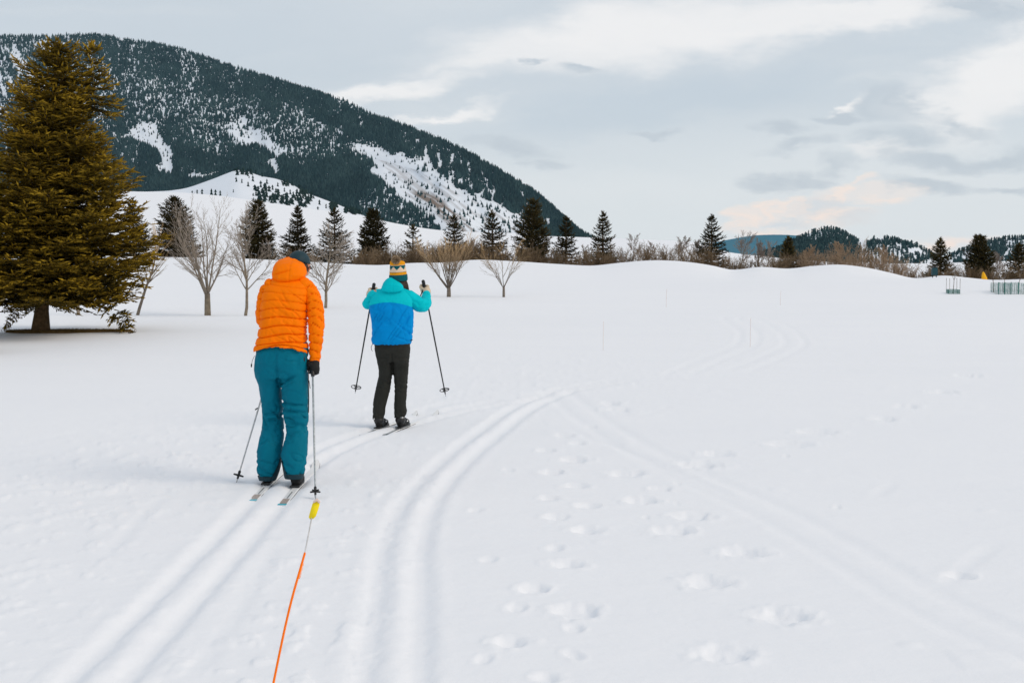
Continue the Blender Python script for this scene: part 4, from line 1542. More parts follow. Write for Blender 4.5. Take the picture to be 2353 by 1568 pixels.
def head_parts(c, s=1.0, yaw=0.0, pitch=0.0):
    """a head with jaw, nose, brow, lips and ears, facing +y before rotation"""
    M = Matrix.Rotation(yaw, 4, 'Z') @ Matrix.Rotation(pitch, 4, 'X')
    Mi = np.array(M.to_3x3())

    def tf(p):
        v_, f_ = p
        return (v_ * s) @ Mi.T + np.array(c), f_
    L = [ellipsoid((0, -0.005, 0.03), (0.076, 0.098, 0.098)), ellipsoid((0, 0.03, -0.055), (0.054, 0.060, 0.062)), ellipsoid((0, 0.058, -0.095), (0.026, 0.026, 0.022)),
         tube([(0, 0.090, 0.015), (0, 0.102, -0.005), (0, 0.113, -0.026)], [0.009, 0.011, 0.015], 10), tube([(-.05, .072, .034), (-.02, .092, .036), (.02, .092, .036), (.05, .072, .034)], 0.010, 10),
         tube([(-.022, .083, -.055), (0, .094, -.054), (.022, .083, -.055)], [0.007, 0.009, 0.007], 8), tube([(-.018, .083, -.066), (0, .091, -.067), (.018, .083, -.066)], [0.006, 0.008, 0.006], 8),
         ellipsoid((.045, .062, -.025), (.022, .022, .022)), ellipsoid((-.045, .062, -.025), (.022, .022, .022))]
    for s_ in (-1, 1):
        L.append(tube([(s_ * .076, -.004, .030), (s_ * .089, -.016, .026), (s_ * .088, -.018, .004), (s_ * .080, -.008, -.026)], [0.008, 0.010, 0.009, 0.008], 8))
    eyes = [((s_ * .031, .078, .012), .0125) for s_ in (-1, 1)]
    return [tf(p) for p in L], [(tuple(np.array(e) * s @ Mi.T + np.array(c)), r_ * s) for e, r_ in eyes], Mi


def glove_parts(w, g, ax, back, s=1.0, side=1):
    """a hand closed round a grip: w wrist, g point on the grip, ax unit grip direction (up), back = unit vector from grip to the back of the hand"""
    w, g, ax, back = [np.array(q, float) for q in (w, g, ax, back)]
    ax /= np.linalg.norm(ax)
    back = back - ax * back.dot(ax)
    back /= np.linalg.norm(back)
    tan = np.cross(ax, back) * side
    rr_ = 0.027 * s
    L = []
    palm = g + back * rr_ * 1.05
    L.append(tube([w, w * .45 + palm * .55, palm + ax * 0.012 * s], [0.031 * s, 0.033 * s, 0.030 * s], 12))
    L.append(ellipsoid(palm - ax * 0.004, (0.034 * s, 0.032 * s, 0.044 * s)))
    for i, (o_, fr, ln) in enumerate(((0.034, .0125, 1.0), (0.012, .0130, 1.05), (-0.010, .0122, 1.0), (-0.031, .0108, .86))):
        pts = []
        for q in np.linspace(0.15, 1.0, 7):
            an = q * math.radians(228) * ln
            pts.append(g + ax * (o_ * s) + (back * math.cos(an) + tan * math.sin(an)) * (rr_ * (1.22 - 0.12 * q)))
        L.append(tube(pts, np.linspace(fr * 1.08, fr * .88, 7) * s, 9))
    pts = []
    for q in np.linspace(0, 1, 6):
        an = -q * math.radians(150) - math.radians(15)
        pts.append(g + ax * ((0.020 + 0.030 * q) * s) + (back * math.cos(an) + tan * math.sin(an)) * (rr_ * (1.25 - .1 * q)))
    L.append(tube(pts, np.linspace(.0155, .012, 6) * s, 9))
    return L


def ski(label, group, loc, heading, y0, y1, w=0.058, print_=True):
    """ski pointing along +y in its own frame, from tail y0 to tip y1"""
    root = thing('ski', label, 'ski', loc, -heading, group)
    L_ = y1 - y0
    n_ = 44
    V = []
    prof = []
    for i in range(n_):
        s = i / (n_ - 1)
        y = y0 + L_ * s
        f_mid = abs(y) / (L_ * .5)
        ww = w * (0.84 + 0.16 * min(1, abs(s - 0.45) * 2.2)) * (1 - 0.75 * max(0, (s - 0.965) / 0.035) ** 3) * (1 if s > .012 else .8)
        zc = 0.012 * (1 - min(1, (2 * s - 1) ** 2)) * 0.35 + 0.06 * max(0, (s - 0.90) / 0.10) ** 2.0 + 0.004 * max(0, (0.04 - s) / 0.04)
        th = 0.008 + 0.014 * (1 - min(1, abs(2 * s - 0.95)) ** 1.5)
        prof.append((y, ww, zc, th))
        for (a, b) in ((-1, 0), (-1, .75), (-.82, 1), (.82, 1), (1, .75), (1, 0)):
            V.append((a * ww / 2, y, zc + b * th))
    simple('body', [close_rings(np.array(V), 6)], M_WHITEPL, root, smooth=False)
    V3 = []
    for (y, ww, zc, th) in prof:
        V3 += [(-ww / 2 - .002, y, zc - .002), (-ww / 2 - .002, y, zc + th * .55), (ww / 2 + .002, y, zc + th * .55), (ww / 2 + .002, y, zc - .002)]
    simple('edge', [close_rings(np.array(V3), 4)], M_BLACKPL, root, smooth=False)

    def strip_(nm, ya, yb, m, lift=0.0008, wf=0.80, thick=0.0012):
        V2, ys_ = [], np.linspace(ya, yb, 14)
        for yy_ in ys_:
            P_ = np.array(prof)
            ww = np.interp(yy_, P_[:, 0], P_[:, 1]) * wf
            zt = np.interp(yy_, P_[:, 0], P_[:, 2]) + np.interp(yy_, P_[:, 0], P_[:, 3])
            V2 += [(-ww / 2, yy_, zt - .001), (-ww / 2, yy_, zt + thick), (ww / 2, yy_, zt + thick), (ww / 2, yy_, zt - .001)]
        simple(nm, [close_rings(np.array(V2), 4)], m, root, smooth=False)
    if print_:
        strip_('tail_cap', y0 + .001, y0 + 0.055, M_CYANPL, wf=0.98, thick=.002)
        strip_('graphic_panel', y0 + .062, y0 + .24, M_SPECK)
        strip_('stripe', y0 + .26, y0 + .50, M_STEEL, wf=.14)
    else:
        strip_('tail_cap', y0 + .001, y0 + 0.06, M_DARKTEAL, wf=.98, thick=.002)
        strip_('graphic_panel', y0 + .07, y0 + .42, M_STEEL, wf=.6)
    # binding plate
    simple('binding', [box((0, 0.02, 0.030), (.046, .20, .012)), box((0, .15, .036), (.058, .07, .024)), box((0, -.06, .038), (.044, .03, .012)), box((0, .19, .046), (.03, .03, .014))], M_BLACKPL, root, smooth=False)
    return root


def boot_parts(x, y, z, dirv, s=1.0, shaft=0.20, shaft_c=(0, 0)):
    """ski boot: heel at (x, y), toe towards dirv"""
    dx, dy = dirv
    hx, hy = x, y
    f = lambda q, zz_: (hx + dx * q, hy + dy * q, z + zz_)
    L = [tube([f(.045, .036), f(.12, .036), f(.20, .036), f(.255, .034)], [.036 * s, .038 * s, .042 * s, .034 * s]),
         tube([f(.05, .055), f(.13, .062), f(.20, .052)], [.038 * s, .036 * s, .034 * s]),
         tube([f(.050, .06), (f(.055, .12)), (hx + dx * .06 + shaft_c[0], hy + dy * .06 + shaft_c[1], z + shaft)], [.043 * s, .045 * s, .050 * s])]
    return L


def basket_round(c, ax, r=0.045):
    """touring basket: ring with three spokes"""
    ax = np.array(ax, float)
    ax /= np.linalg.norm(ax)
    a = np.cross(ax, [1, 0.2, 0])
    a /= np.linalg.norm(a)
    b = np.cross(ax, a)
    c = np.array(c)
    L = []
    pts = [c + (a * math.cos(q) + b * math.sin(q)) * r for q in np.linspace(0, 2 * math.pi, 25)]
    L.append(tube(pts, 0.0042, 6))
    for q in (0.5, 0.5 + 2.094, 0.5 + 4.189):
        L.append(tube([c, c + (a * math.cos(q) + b * math.sin(q)) * r], [0.007, 0.004], 6))
    L.append(tube([c - ax * .02, c + ax * .02], 0.010, 8))
    return L


def pole(label, group, top, tip, m, rad, gm, basket='round', grip_len=0.16, br=0.045):
    top, tip = np.array(top, float), np.array(tip, float)
    root = thing('ski_pole', label, 'ski pole', tuple(tip), 0, group)
    t_ = top - tip
    L_ = np.linalg.norm(t_)
    ax = t_ / L_
    simple('shaft', [tube([ax * 0.03, ax * (L_ * .5), ax * (L_ - grip_len * .8)], [rad * .8, rad, rad], 10)], m, root)
    simple('grip', [tube([ax * (L_ - grip_len), ax * (L_ - grip_len * .5), ax * (L_ - 0.01)], [rad * 1.9, rad * 2.1, rad * 2.3], 10)], M_BLACKPL, root)
    simple('tip', [tube([np.zeros(3), ax * .05], [0.002, 0.005], 6)], M_STEEL, root)
    bc = ax * 0.075
    if basket == 'round':
        simple('basket', basket_round(bc, ax, br), M_BLACKPL, root)
    else:
        Lb = [ellipsoid(bc, (br * .5, br * .5, br * .22)), tube([bc - ax * .025, bc + ax * .03], [.008, .011], 8)]
        a = np.cross(ax, [1, 0.2, 0])
        a /= np.linalg.norm(a)
        b = np.cross(ax, a)
        for q in np.arange(0, 6.28, 1.257):
            dd = a * math.cos(q) + b * math.sin(q)
            Lb.append(tube([bc + dd * br * .3, bc + dd * br], [br * .22, br * .2], 7))
        simple('basket', Lb, M_BLACKPL, root)
    return root, ax, L_


# ------------------------------------------------------------------ the man in the orange jacket
MX, MY = -1.736, 10.75
MZ = -0.028
man = thing('person', 'person in an orange quilted jacket and teal trousers, seen from behind, leaning forward on skis', 'person', (MX, MY, MZ))

sh_l = [(-.110, .13, 1.50), (-.168, .13, 1.44), (-.186, .15, 1.315), (-.176, .22, 1.235), (-.150, .30, 1.15), (-.120, .35, 1.09)]
sh_r = [(.130, .13, 1.51), (.195, .10, 1.475), (.240, .07, 1.42), (.248, .04, 1.33), (.252, .01, 1.25), (.250, .0, 1.17), (.245, .0, 1.08), (.241, .0, .985)]
HC = (.078, .33, 1.675)
hp_, eyes, HM = head_parts(HC, 1.0, yaw=R(-3), pitch=R(-14))
bodyparts = hp_ + [
    tube([(.06, .29, 1.60), (.03, .23, 1.55), (.01, .18, 1.50)], [.052, .056, .07]),
    rings([(.86, -.16, .15, .02, .10), (1.0, -.16, .15, .02, .105), (1.15, -.145, .135, .05, .10), (1.3, -.15, .15, .08, .105), (1.45, -.145, .16, .12, .10), (1.52, -.09, .11, .15, .070), (1.56, -.04, .06, .17, .05)]),
    tube(sh_l, [.055, .048, .042, .040, .034, .028]), tube(sh_r, [.055, .05, .045, .042, .04, .036, .032, .028]),
    tube([(-.11, .04, .90), (-.10, .13, .52), (-.15, .07, .10)], [.085, .062, .042]), tube([(.09, .02, .90), (.09, .06, .50), (.09, -.04, .10)], [.085, .062, .042]),
    tube([(-.15, .07, .07), (-.148, .20, .055)], [.035, .032]), tube([(.09, -.02, .07), (.095, .11, .055)], [.035, .032]),
    ellipsoid((-.115, .37, 1.06), (.026, .026, .045)), ellipsoid((.240, 0, .935), (.022, .024, .045))]
body_mesh(bodyparts, man, 1.60)
for e, r_ in eyes:
    simple('eye', [ellipsoid(e, (r_, r_, r_), 12, 8)], M_EYE, man)
# short dark hair under the cap and glasses temple
Mh = Matrix.Rotation(R(-3), 4, 'Z') @ Matrix.Rotation(R(-14), 4, 'X')


def hl(p):
    return tuple(np.array(Mh.to_3x3() @ Vector(p)) + np.array(HC))


simple('hair', [ellipsoid(hl((0, -.022, -.002)), (.080, .082, .075), rot=Mh)], M_HAIR, man)
simple('glasses_arm', [tube([hl((.083, .085, .018)), hl((.088, .03, .020)), hl((.090, -.02, .012)), hl((.086, -.035, -.010))], .0035, 6), tube([hl((.085, .09, .02)), hl((0, .115, .02)), hl((-.085, .09, .02))], .006, 6)], M_BLACKPL, man)
# cap: panelled crown with button, brim forward, a little brighter teal low panel
capv = []
ncap, mcap = 48, 14
for j in range(mcap):
    ph = (math.pi * 0.53) * (1 - j / (mcap - 1)) + 0.03
    for i in range(ncap):
        an = 2 * math.pi * i / ncap
        seam = 1 - 0.018 * math.exp(-((((an / (math.pi / 3)) % 1) - 0.5) * 0 + min((an / (math.pi / 3)) % 1, 1 - (an / (math.pi / 3)) % 1)) ** 2 / 0.004)
        rr_ = math.sin(ph) * seam
        capv.append((.088 * rr_ * math.cos(an), .108 * rr_ * math.sin(an) - .006, .098 * math.cos(ph) ** 1 + .040))
capv = np.array(capv)
cw = capv @ np.array(Mh.to_3x3()).T + np.array(HC)
cap = simple('cap', [close_rings(cw, ncap)], M_DARKTEAL, man)
simple('button', [ellipsoid(hl((0, -.006, .140)), (.008, .008, .005), 10, 6)], M_POLEWHITE, cap)
bv = []
for q in np.linspace(0, 1, 6):
    for an in np.linspace(R(25), R(155), 14):
        k_ = 1 + 0.62 * q * math.sin((an - R(25)) / R(130) * math.pi) ** 0.8
        bv.append(hl((.086 * math.cos(an) * (1 + .1 * q), .105 * math.sin(an) * k_, .040 - .012 * q - .010 * abs(math.cos(an)) * q)))
bv = np.array(bv)
bf = [(j * 14 + i, j * 14 + i + 1, (j + 1) * 14 + i + 1, (j + 1) * 14 + i) for j in range(5) for i in range(13)]
bv2 = bv + np.array([0, 0, .003])
bfa = np.array(bf)
simple('brim', [(np.concatenate([bv, bv2]), [bfa[:, ::-1], bfa + len(bv)])], M_DARKTEAL, cap)

# jacket: torso, sleeves and hood with stitched baffles
torso = [rings([(1.035, -.222, .190, .005, .150, .0), (1.077, -.220, .191, .01, .158), (1.149, -.200, .181, .03, .152), (1.221, -.190, .183, .05, .150), (1.293, -.184, .181, .07, .150), (1.365, -.182, .182, .09, .148),
                 (1.437, -.178, .190, .11, .143), (1.509, -.165, .200, .13, .130), (1.548, -.148, .190, .145, .115), (1.585, -.118, .165, .165, .095), (1.615, -.090, .145, .18, .080), (1.635, -.06, .11, .20, .06)], ex=2.5)]
PIT = 0.062


def baf(s, amp):
    """rounded baffles between stitched lines"""
    q = abs(np.sin(np.pi * s))
    return amp * (0.8 * (q ** 0.40 - 1.0) - 0.9 * np.exp(-(q / 0.16) ** 2))


def d_torso(V):
    x, y, z = V.T
    nx = fbm(x * 4 + 5, z * 5, y * 4, o=3, seed=90)
    zz_ = z + 0.030 * (nx - .5) + 0.16 * (x + .02) ** 2 - 0.02 * np.sin(x * 9 + z * 6)
    amp = 0.0065 + 0.011 * sstep(1.50, 1.22, z)
    d = baf(zz_ / PIT, 1) * amp
    # puckers crossing the stitch lines and long diagonal drag folds towards the right arm
    pk = fbm(x * 30, z * 14, y * 22, o=3, seed=91)
    d += 0.007 * (pk - .5) * (0.5 + sstep(1.5, 1.2, z))
    dg = fbm((x * 0.75 + z * 0.9) * 16, (x * .8 - z * .6) * 4.0, y * 3, o=2, seed=92)
    d -= 0.012 * (1 - crease(dg, .09)) * sstep(1.56, 1.45, z) * sstep(-.16, .05, x)
    # gathered hem
    d += 0.010 * sstep(1.075, 1.045, z) * (noise(np.arctan2(y, x) * 11, z * 8, seed=93) - .6)
    return d


# the hem is lifted at the back
def hem_shift(V):
    x, y, z = V.T
    dz = np.where(z < 1.12, (0.052 - 1.15 * (x + .015) ** 2) * sstep(1.13, 1.05, z), 0)
    return dz


Vt_, Ft_, Nt_ = fuse(torso, 0.0055, 4)
Vt_ = Vt_ + Nt_ * d_torso(Vt_)[:, None]
Vt_[:, 2] += hem_shift(Vt_)


def sleeve(P, rad, seed, flat=None):
    V, Fa, Nn = fuse([tube(P, rad, 18)], 0.0055, 4)
    P = np.array(P)
    s_ = np.concatenate([[0], np.cumsum(np.linalg.norm(P[1:] - P[:-1], axis=1))])
    Pd = np.stack([np.interp(np.linspace(0, s_[-1], 60), s_, P[:, c]) for c in range(3)], 1)
    sd = np.linspace(0, s_[-1], 60)
    D2 = ((V[:, None, :] - Pd[None]) ** 2).sum(2)
    sa = sd[D2.argmin(1)] + 0.0
    nz_ = fbm(V[:, 0] * 12, V[:, 1] * 12, V[:, 2] * 12, o=3, seed=seed)
    sa2 = sa + 0.05 * (nz_ - .5) - 0.25 * (V[:, 0] - np.interp(sa, sd, Pd[:, 0])) * np.sign(P[-1, 0])
    d = baf(sa2 / 0.060, 0.011) + 0.009 * (fbm(V[:, 0] * 26, V[:, 1] * 22, V[:, 2] * 20, o=2, seed=seed + 1) - .5)
    cr_ = fbm(V[:, 0] * 9, V[:, 1] * 9, V[:, 2] * 22, o=2, seed=seed + 2)
    d -= 0.004 * (1 - crease(cr_, .07))
    return V + Nn * d[:, None], Fa


sl_r = sleeve([(.145, .135, 1.545), (.190, .115, 1.500), (.222, .09, 1.44), (.240, .06, 1.37), (.250, .03, 1.29), (.253, .01, 1.22), (.250, .0, 1.14), (.245, 0, 1.06), (.242, 0, 1.0), (.241, 0, .985)],
              [.072, .070, .066, .066, .067, .063, .058, .050, .045, .041], 95)
sl_l = sleeve([(-.100, .135, 1.545), (-.140, .13, 1.49), (-.160, .13, 1.42), (-.172, .15, 1.33), (-.172, .19, 1.275), (-.160, .26, 1.22), (-.140, .33, 1.13)], [.066, .064, .062, .062, .060, .054, .045], 98)

hood = [rings([(1.600, -.085, .135, .150, .085), (1.625, -.104, .158, .165, .118, .1), (1.665, -.103, .157, .185, .128, .1), (1.705, -.092, .138, .205, .120, .12), (1.735, -.068, .098, .225, .095, .15), (1.755, -.025, .060, .24, .055, .2)], ex=2.3),
        tube([(-.075, .115, 1.612), (-.03, .072, 1.603), (.03, .066, 1.604), (.09, .088, 1.610), (.132, .135, 1.618)], [.022, .027, .028, .026, .022], 10)]
# hollow: the head fills the opening


def d_hood(V):
    x, y, z = V.T
    d = 0.010 * (fbm(x * 9, y * 9, z * 12, o=3, seed=101) - .5)
    # long slanting fold low at the back and two panel seams
    ln = z - (1.648 + 0.30 * (x + .02))
    d -= 0.014 * np.exp(-(ln / .007) ** 2) * sstep(.07, .02, x) * sstep(-.10, -.06, x) * (y < .2)
    ln2 = x - (.045 + .04 * (z - 1.68))
    d -= 0.0045 * np.exp(-(ln2 / .004) ** 2) * (y < .2)
    ln3 = z - (1.693 + 0.03 * x)
    d -= 0.003 * np.exp(-(ln3 / .005) ** 2) * (x > .03)
    d += 0.006 * (fbm(x * 30, y * 30, z * 18, o=2, seed=102) - .5)
    # undercut crease against the shoulders
    return d


Vh, Fh, Nh = fuse(hood, 0.006, 4)
Vh = Vh + Nh * d_hood(Vh)[:, None]
V, Fs = merge([(Vt_, Ft_), sl_r, sl_l])
jk = obj('jacket', mesh_np('jacket', V, Fs), M_ORANGE, man)
obj('hood', mesh_np('hood', Vh, Fh), M_ORANGE, jk)
simple('cuff', [tube([(.241, 0, .992), (.241, 0, .972)], [.039, .037], 16)], M_ORANGE, jk)
simple('drawcord', [tube([(-.212, -.02, 1.02), (-.226, -.04, .985), (-.232, -.04, .955)], .0018, 5), tube([(-.232, -.04, .957), (-.233, -.04, .940)], .006, 6)], M_BLACKPL, jk)
simple('drawcord', [tube([(.172, -.10, 1.045), (.18, -.11, 1.01), (.176, -.11, .995)], .002, 5), tube([(.178, -.11, 1.01), (.178, -.11, .99)], .006, 6)], M_BLACKPL, jk)
simple('zip_pull', [tube([(.188, -.04, 1.175), (.194, -.045, 1.15)], .0035, 6)], M_BLACKPL, jk)

# trousers
LL = [(.060, -.204, -.080, .08, .068), (.105, -.216, -.062, .075, .078), (.187, -.221, -.036, .075, .090), (.27, -.218, -.026, .08, .094), (.352, -.208, -.022, .09, .092), (.434, -.192, -.022, .12, .088), (.516, -.186, -.026, .135, .088),
      (.598, -.190, -.024, .13, .096), (.68, -.194, -.030, .11, .104), (.763, -.203, -.034, .08, .112), (.845, -.213, -.028, .04, .122), (.90, -.213, -.030, .03, .128)]
RL = [(.094, .014, .146, -.04, .066), (.138, .006, .160, -.035, .078), (.187, -.004, .172, -.025, .088), (.27, -.020, .176, -.005, .094), (.352, -.004, .182, .02, .093), (.434, .014, .182, .045, .090), (.516, .004, .182, .05, .092),
      (.598, -.016, .186, .04, .100), (.68, -.018, .188, .025, .108), (.763, -.018, .193, .02, .114), (.845, -.035, .188, .03, .122), (.90, -.040, .186, .025, .128)]
UP = [(.845, -.214, .188, .03, .122), (.90, -.216, .187, .02, .132), (.96, -.215, .190, .012, .136), (1.02, -.212, .191, .012, .134), (1.09, -.205, .185, .02, .128), (1.13, -.19, .17, .03, .12)]


def d_trou(V):
    x, y, z = V.T
    leg = np.where(x < -.022, 0.0, 5.0)
    knee = np.exp(-((z - .53) / .075) ** 2)
    ank = sstep(.33, .12, z)
    n1 = fbm(x * 7 + leg, y * 7, z * 17 + x * 6, o=2, seed=110)
    n2 = fbm((x - z * .45) * 13 + leg, y * 8, (z + .3 * x) * 6, o=3, seed=111)
    d = 0.024 * (n2 - .5) - (0.020 * knee + 0.013 * ank + 0.006) * (1 - crease(n1, .10))
    # fold lines behind the right knee, at the seat and the left knee
    for (zc, sl, x0, x1, a) in ((.655, -.16, -.02, .17, .020), (.600, -.14, -.01, .17, .014), (.570, .10, -.19, -.05, .014), (.525, -.02, -.13, -.03, .020), (.83, .55, -.04, .10, .016), (.80, .52, -.03, .09, .009), (.36, .8, -.19, -.12, .010), (.44, .5, .05, .15, .008)):
        ln = z - (zc + sl * (x - (x0 + x1) / 2))
        d -= a * np.exp(-(ln / .009) ** 2) * sstep(x0 - .02, x0 + .02, x) * sstep(x1 + .02, x1 - .02, x) * (y < .06)
        d += a * .5 * np.exp(-((ln + .022) / .014) ** 2) * sstep(x0 - .02, x0 + .02, x) * sstep(x1 + .02, x1 - .02, x) * (y < .06)
    # seat cleft and side seam
    d -= 0.018 * np.exp(-((x + .03 + .02 * (z - .9)) / .012) ** 2) * sstep(.98, .90, z) * sstep(.80, .84, z) * (y < 0)
    # pocket welts
    for (x0, x1, zc, sl) in ((.03, .135, .993, -.10),):
        ln = z - (zc + sl * (x - x0))
        d -= 0.010 * np.exp(-(ln / .004) ** 2) * sstep(x0 - .01, x0 + .005, x) * sstep(x1 + .01, x1 - .005, x) * (y < 0)
    return d


part('trousers', [rings(LL, ex=2.2), rings(RL, ex=2.2), rings(UP, ex=2.3)], M_TEALPANT, man, 0.008, 4, d_trou)
tr = man.children[-1]
# dark reinforced hems and inner ankle guards


def band(name, L, z0, z1, grow_, m, parent, xmax=None, xmin=None, label=None):
    A = np.array(L, float)
    fs = [spl(A[:, 0], A[:, c]) for c in range(1, 5)]
    V = []
    n_ = 36
    for zz_ in np.linspace(z0, z1, 10):
        xl, xr, yc, ry = [float(f(zz_)) for f in fs]
        for i in range(n_):
            an = 2 * math.pi * i / n_
            c_, s_ = math.cos(an), math.sin(an)
            V.append(((xl + xr) / 2 + ((xr - xl) / 2 + grow_) * math.copysign(abs(c_) ** .9, c_), yc + (ry + grow_) * math.copysign(abs(s_) ** .9, s_), zz_))
    return simple(name, [close_rings(np.array(V), n_)], m, parent, label=label)


band('hem_band', LL, .058, .092, .003, M_DARKTEAL, tr)
band('hem_band', RL, .090, .128, .003, M_DARKTEAL, tr)


def guard(L, side, z0, z1, parent):
    A = np.array(L, float)
    fs = [spl(A[:, 0], A[:, c]) for c in range(1, 5)]
    V = []
    for q in np.linspace(0, 1, 10):
        zz_ = z0 + (z1 - z0) * q
        xl, xr, yc, ry = [float(f(zz_)) for f in fs]
        spn = R(62) * (1 - q) + .02
        mid = R(-22) if side > 0 else R(202)
        for i in range(10):
            an = mid - spn / 2 * 1.2 + spn * 1.2 * i / 9
            V.append(((xl + xr) / 2 + ((xr - xl) / 2 + .006) * math.copysign(abs(math.cos(an)) ** .9, math.cos(an)), yc + (ry + .006) * math.copysign(abs(math.sin(an)) ** .9, math.sin(an)), zz_))
    V = np.array(V)
    Fq = np.array([(j * 10 + i, j * 10 + i + 1, (j + 1) * 10 + i + 1, (j + 1) * 10 + i) for j in range(9) for i in range(9)])
    simple('ankle_guard', [(np.concatenate([V, V - np.array([side * .004, -.003, 0])]), [Fq, Fq[:, ::-1] + len(V)])], M_DARKTEAL, parent)


guard(LL, 1, .07, .24, tr)
guard(RL, -1, .10, .26, tr)
simple('side_zip', [tube([(.192, -.01, .93), (.192, -.01, .80), (.193, -.005, .70), (.189, .01, .62), (.186, .02, .585)], .0045, 6)], M_BLACKPL, tr)
simple('zip_pull', [tube([(.199, -.02, .83), (.204, -.025, .80), (.207, -.025, .775)], .003, 6)], M_BLACKPL, tr)
simple('zip_pull', [tube([(-.198, .0, .620), (-.212, -.01, .610)], .005, 6)], M_BLACKPL, tr)

# boots, gloves
for (bx, by, sc, lab) in ((-.150, .045, 1.0, None), (.090, -.075, 1.05, None)):
    part('boot', boot_parts(bx, by, .028, (0.02, 1), sc, .17), M_BLACK, man, 0.007, 3, lambda V: 0.006 * (fbm(V[:, 0] * 30, V[:, 1] * 30, V[:, 2] * 40, o=2, seed=120) - .5))
    bt = man.children[-1]
    simple('sole', [box((bx + .002, by + .12, .034), (.070 * sc, .27, .014))], M_BLACKPL, bt, smooth=False)
pr_top = np.array([.2325, .015, .965])
gl = part('glove', glove_parts((.240, 0, .985), (.226, -.004, .925), (-.03, .04, 1), (.6, -.9, 0), 1.15), M_BLACK, man, 0.0045, 2)
part('glove', glove_parts((-.130, .345, 1.11), (-.105, .385, 1.055), (.25, .15, 1), (-.5, -.8, .2), 1.1, -1), M_BLACK, man, 0.0055, 2)


def wpt(root, p):
    return np.array([root.location.x + p[0], root.location.y + p[1], root.location.z + p[2]])


tipR = np.array([*ground0(724.7, 1147), -0.01])
topR = wpt(man, (.223, .0, .985))
pole('silver grey ski pole planted beside the right teal trouser leg, in the black glove', 'silver ski poles of the orange jacket skier', topR, tipR, M_POLEGREY, 0.0078, M_BLACK, 'small', .13, .034)
tipL = np.array([*ground0(541.5, 1108), -0.015])
topL = wpt(man, (-.095, .39, 1.11))
pole('scuffed white ski pole slanting out to the left of the teal trousers', 'silver ski poles of the orange jacket skier', topL, tipL, M_POLEWHITE, 0.0072, M_BLACK, 'small', .13, .036)
ski('white ski under the left boot of the orange jacket skier, cyan tail', 'white skis of the orange jacket skier', (MX - .142, MY + .12, MZ - .001), R(0.5), -0.68, 1.12, .066)
ski('white ski under the right boot of the orange jacket skier, cyan tail nearest the camera', 'white skis of the orange jacket skier', (MX + .098, MY + .00, MZ - .001), R(0.2), -0.74, 1.06, .066)

# ------------------------------------------------------------------ the woman in the blue jacket
WX, WY, WZ = -1.197, 14.2, -0.026
wom = thing('person', 'person in a cyan and blue jacket, black trousers and striped bobble hat', 'person', (WX, WY, WZ))
HCw = (.055, .075, 1.525)
hpw, eyes, _ = head_parts(HCw, .95, yaw=R(-12), pitch=R(-2))
al = [(-.155, .04, 1.37), (-.215, .07, 1.32), (-.262, .13, 1.275), (-.262, .22, 1.29), (-.245, .34, 1.335), (-.225, .42, 1.37)]
ar = [(.14, .04, 1.37), (.20, .07, 1.33), (.262, .12, 1.265), (.30, .19, 1.255), (.312, .29, 1.30), (.322, .40, 1.36)]
wb = hpw + [tube([(.045, .05, 1.46), (.02, .03, 1.40)], [.047, .05]),
            rings([(.70, -.13, .135, .0, .085), (.80, -.165, .16, -.005, .11), (.90, -.155, .15, 0, .10), (1.0, -.125, .12, .01, .085), (1.15, -.13, .125, .02, .09), (1.30, -.165, .16, .03, .09), (1.38, -.12, .12, .035, .06), (1.42, -.05, .07, .04, .045)]),
            tube(al, [.045, .040, .038, .034, .030, .025]), tube(ar, [.045, .040, .038, .034, .030, .025]),
            tube([(-.08, 0, .78), (-.07, .05, .46), (-.145, .02, .10)], [.075, .05, .035]), tube([(.08, 0, .78), (.068, .05, .46), (.067, .03, .10)], [.075, .05, .035]),
            tube([(-.145, .03, .06), (-.12, .14, .05)], .032), tube([(.067, .04, .06), (.095, .15, .05)], .032),
            tube([(-.225, .41, 1.37), (-.222, .44, 1.38)], .024), tube([(.322, .40, 1.36), (.324, .42, 1.375)], .024)]
body_mesh(wb, wom, 1.40)
for e, r_ in eyes:
    simple('eye', [ellipsoid(e, (r_, r_, r_), 12, 8)], M_EYE, wom)
# hair falling over the right shoulder, with loose strands
hs = [ellipsoid((.058, .085, 1.50), (.080, .080, .075))]
for q in range(16):
    a = q / 15
    hs.append(tube([(.045 + .085 * a, .00 + .05 * a, 1.50), (.075 + .072 * a, .0 + .05 * a, 1.455), (.095 + .062 * a, .02 + .06 * a, 1.41 - .02 * a), (.13 + .05 * a, .05 + .06 * a, 1.375 - .02 * a)], [.014, .013, .011, .005], 7))
hr = simple('hair', hs, M_HAIR, wom)
st = []
for q in range(7):
    z_ = 1.50 + random.uniform(-.02, .02)
    st.append(tube([(-.02, .03, z_), (-.045 - random.random() * .012, .02, z_ + random.uniform(-.012, .02)), (-.05 - random.random() * .018, .02, z_ + random.uniform(-.035, .02))], .0014, 4))
simple('strand', st, M_HAIR, hr)

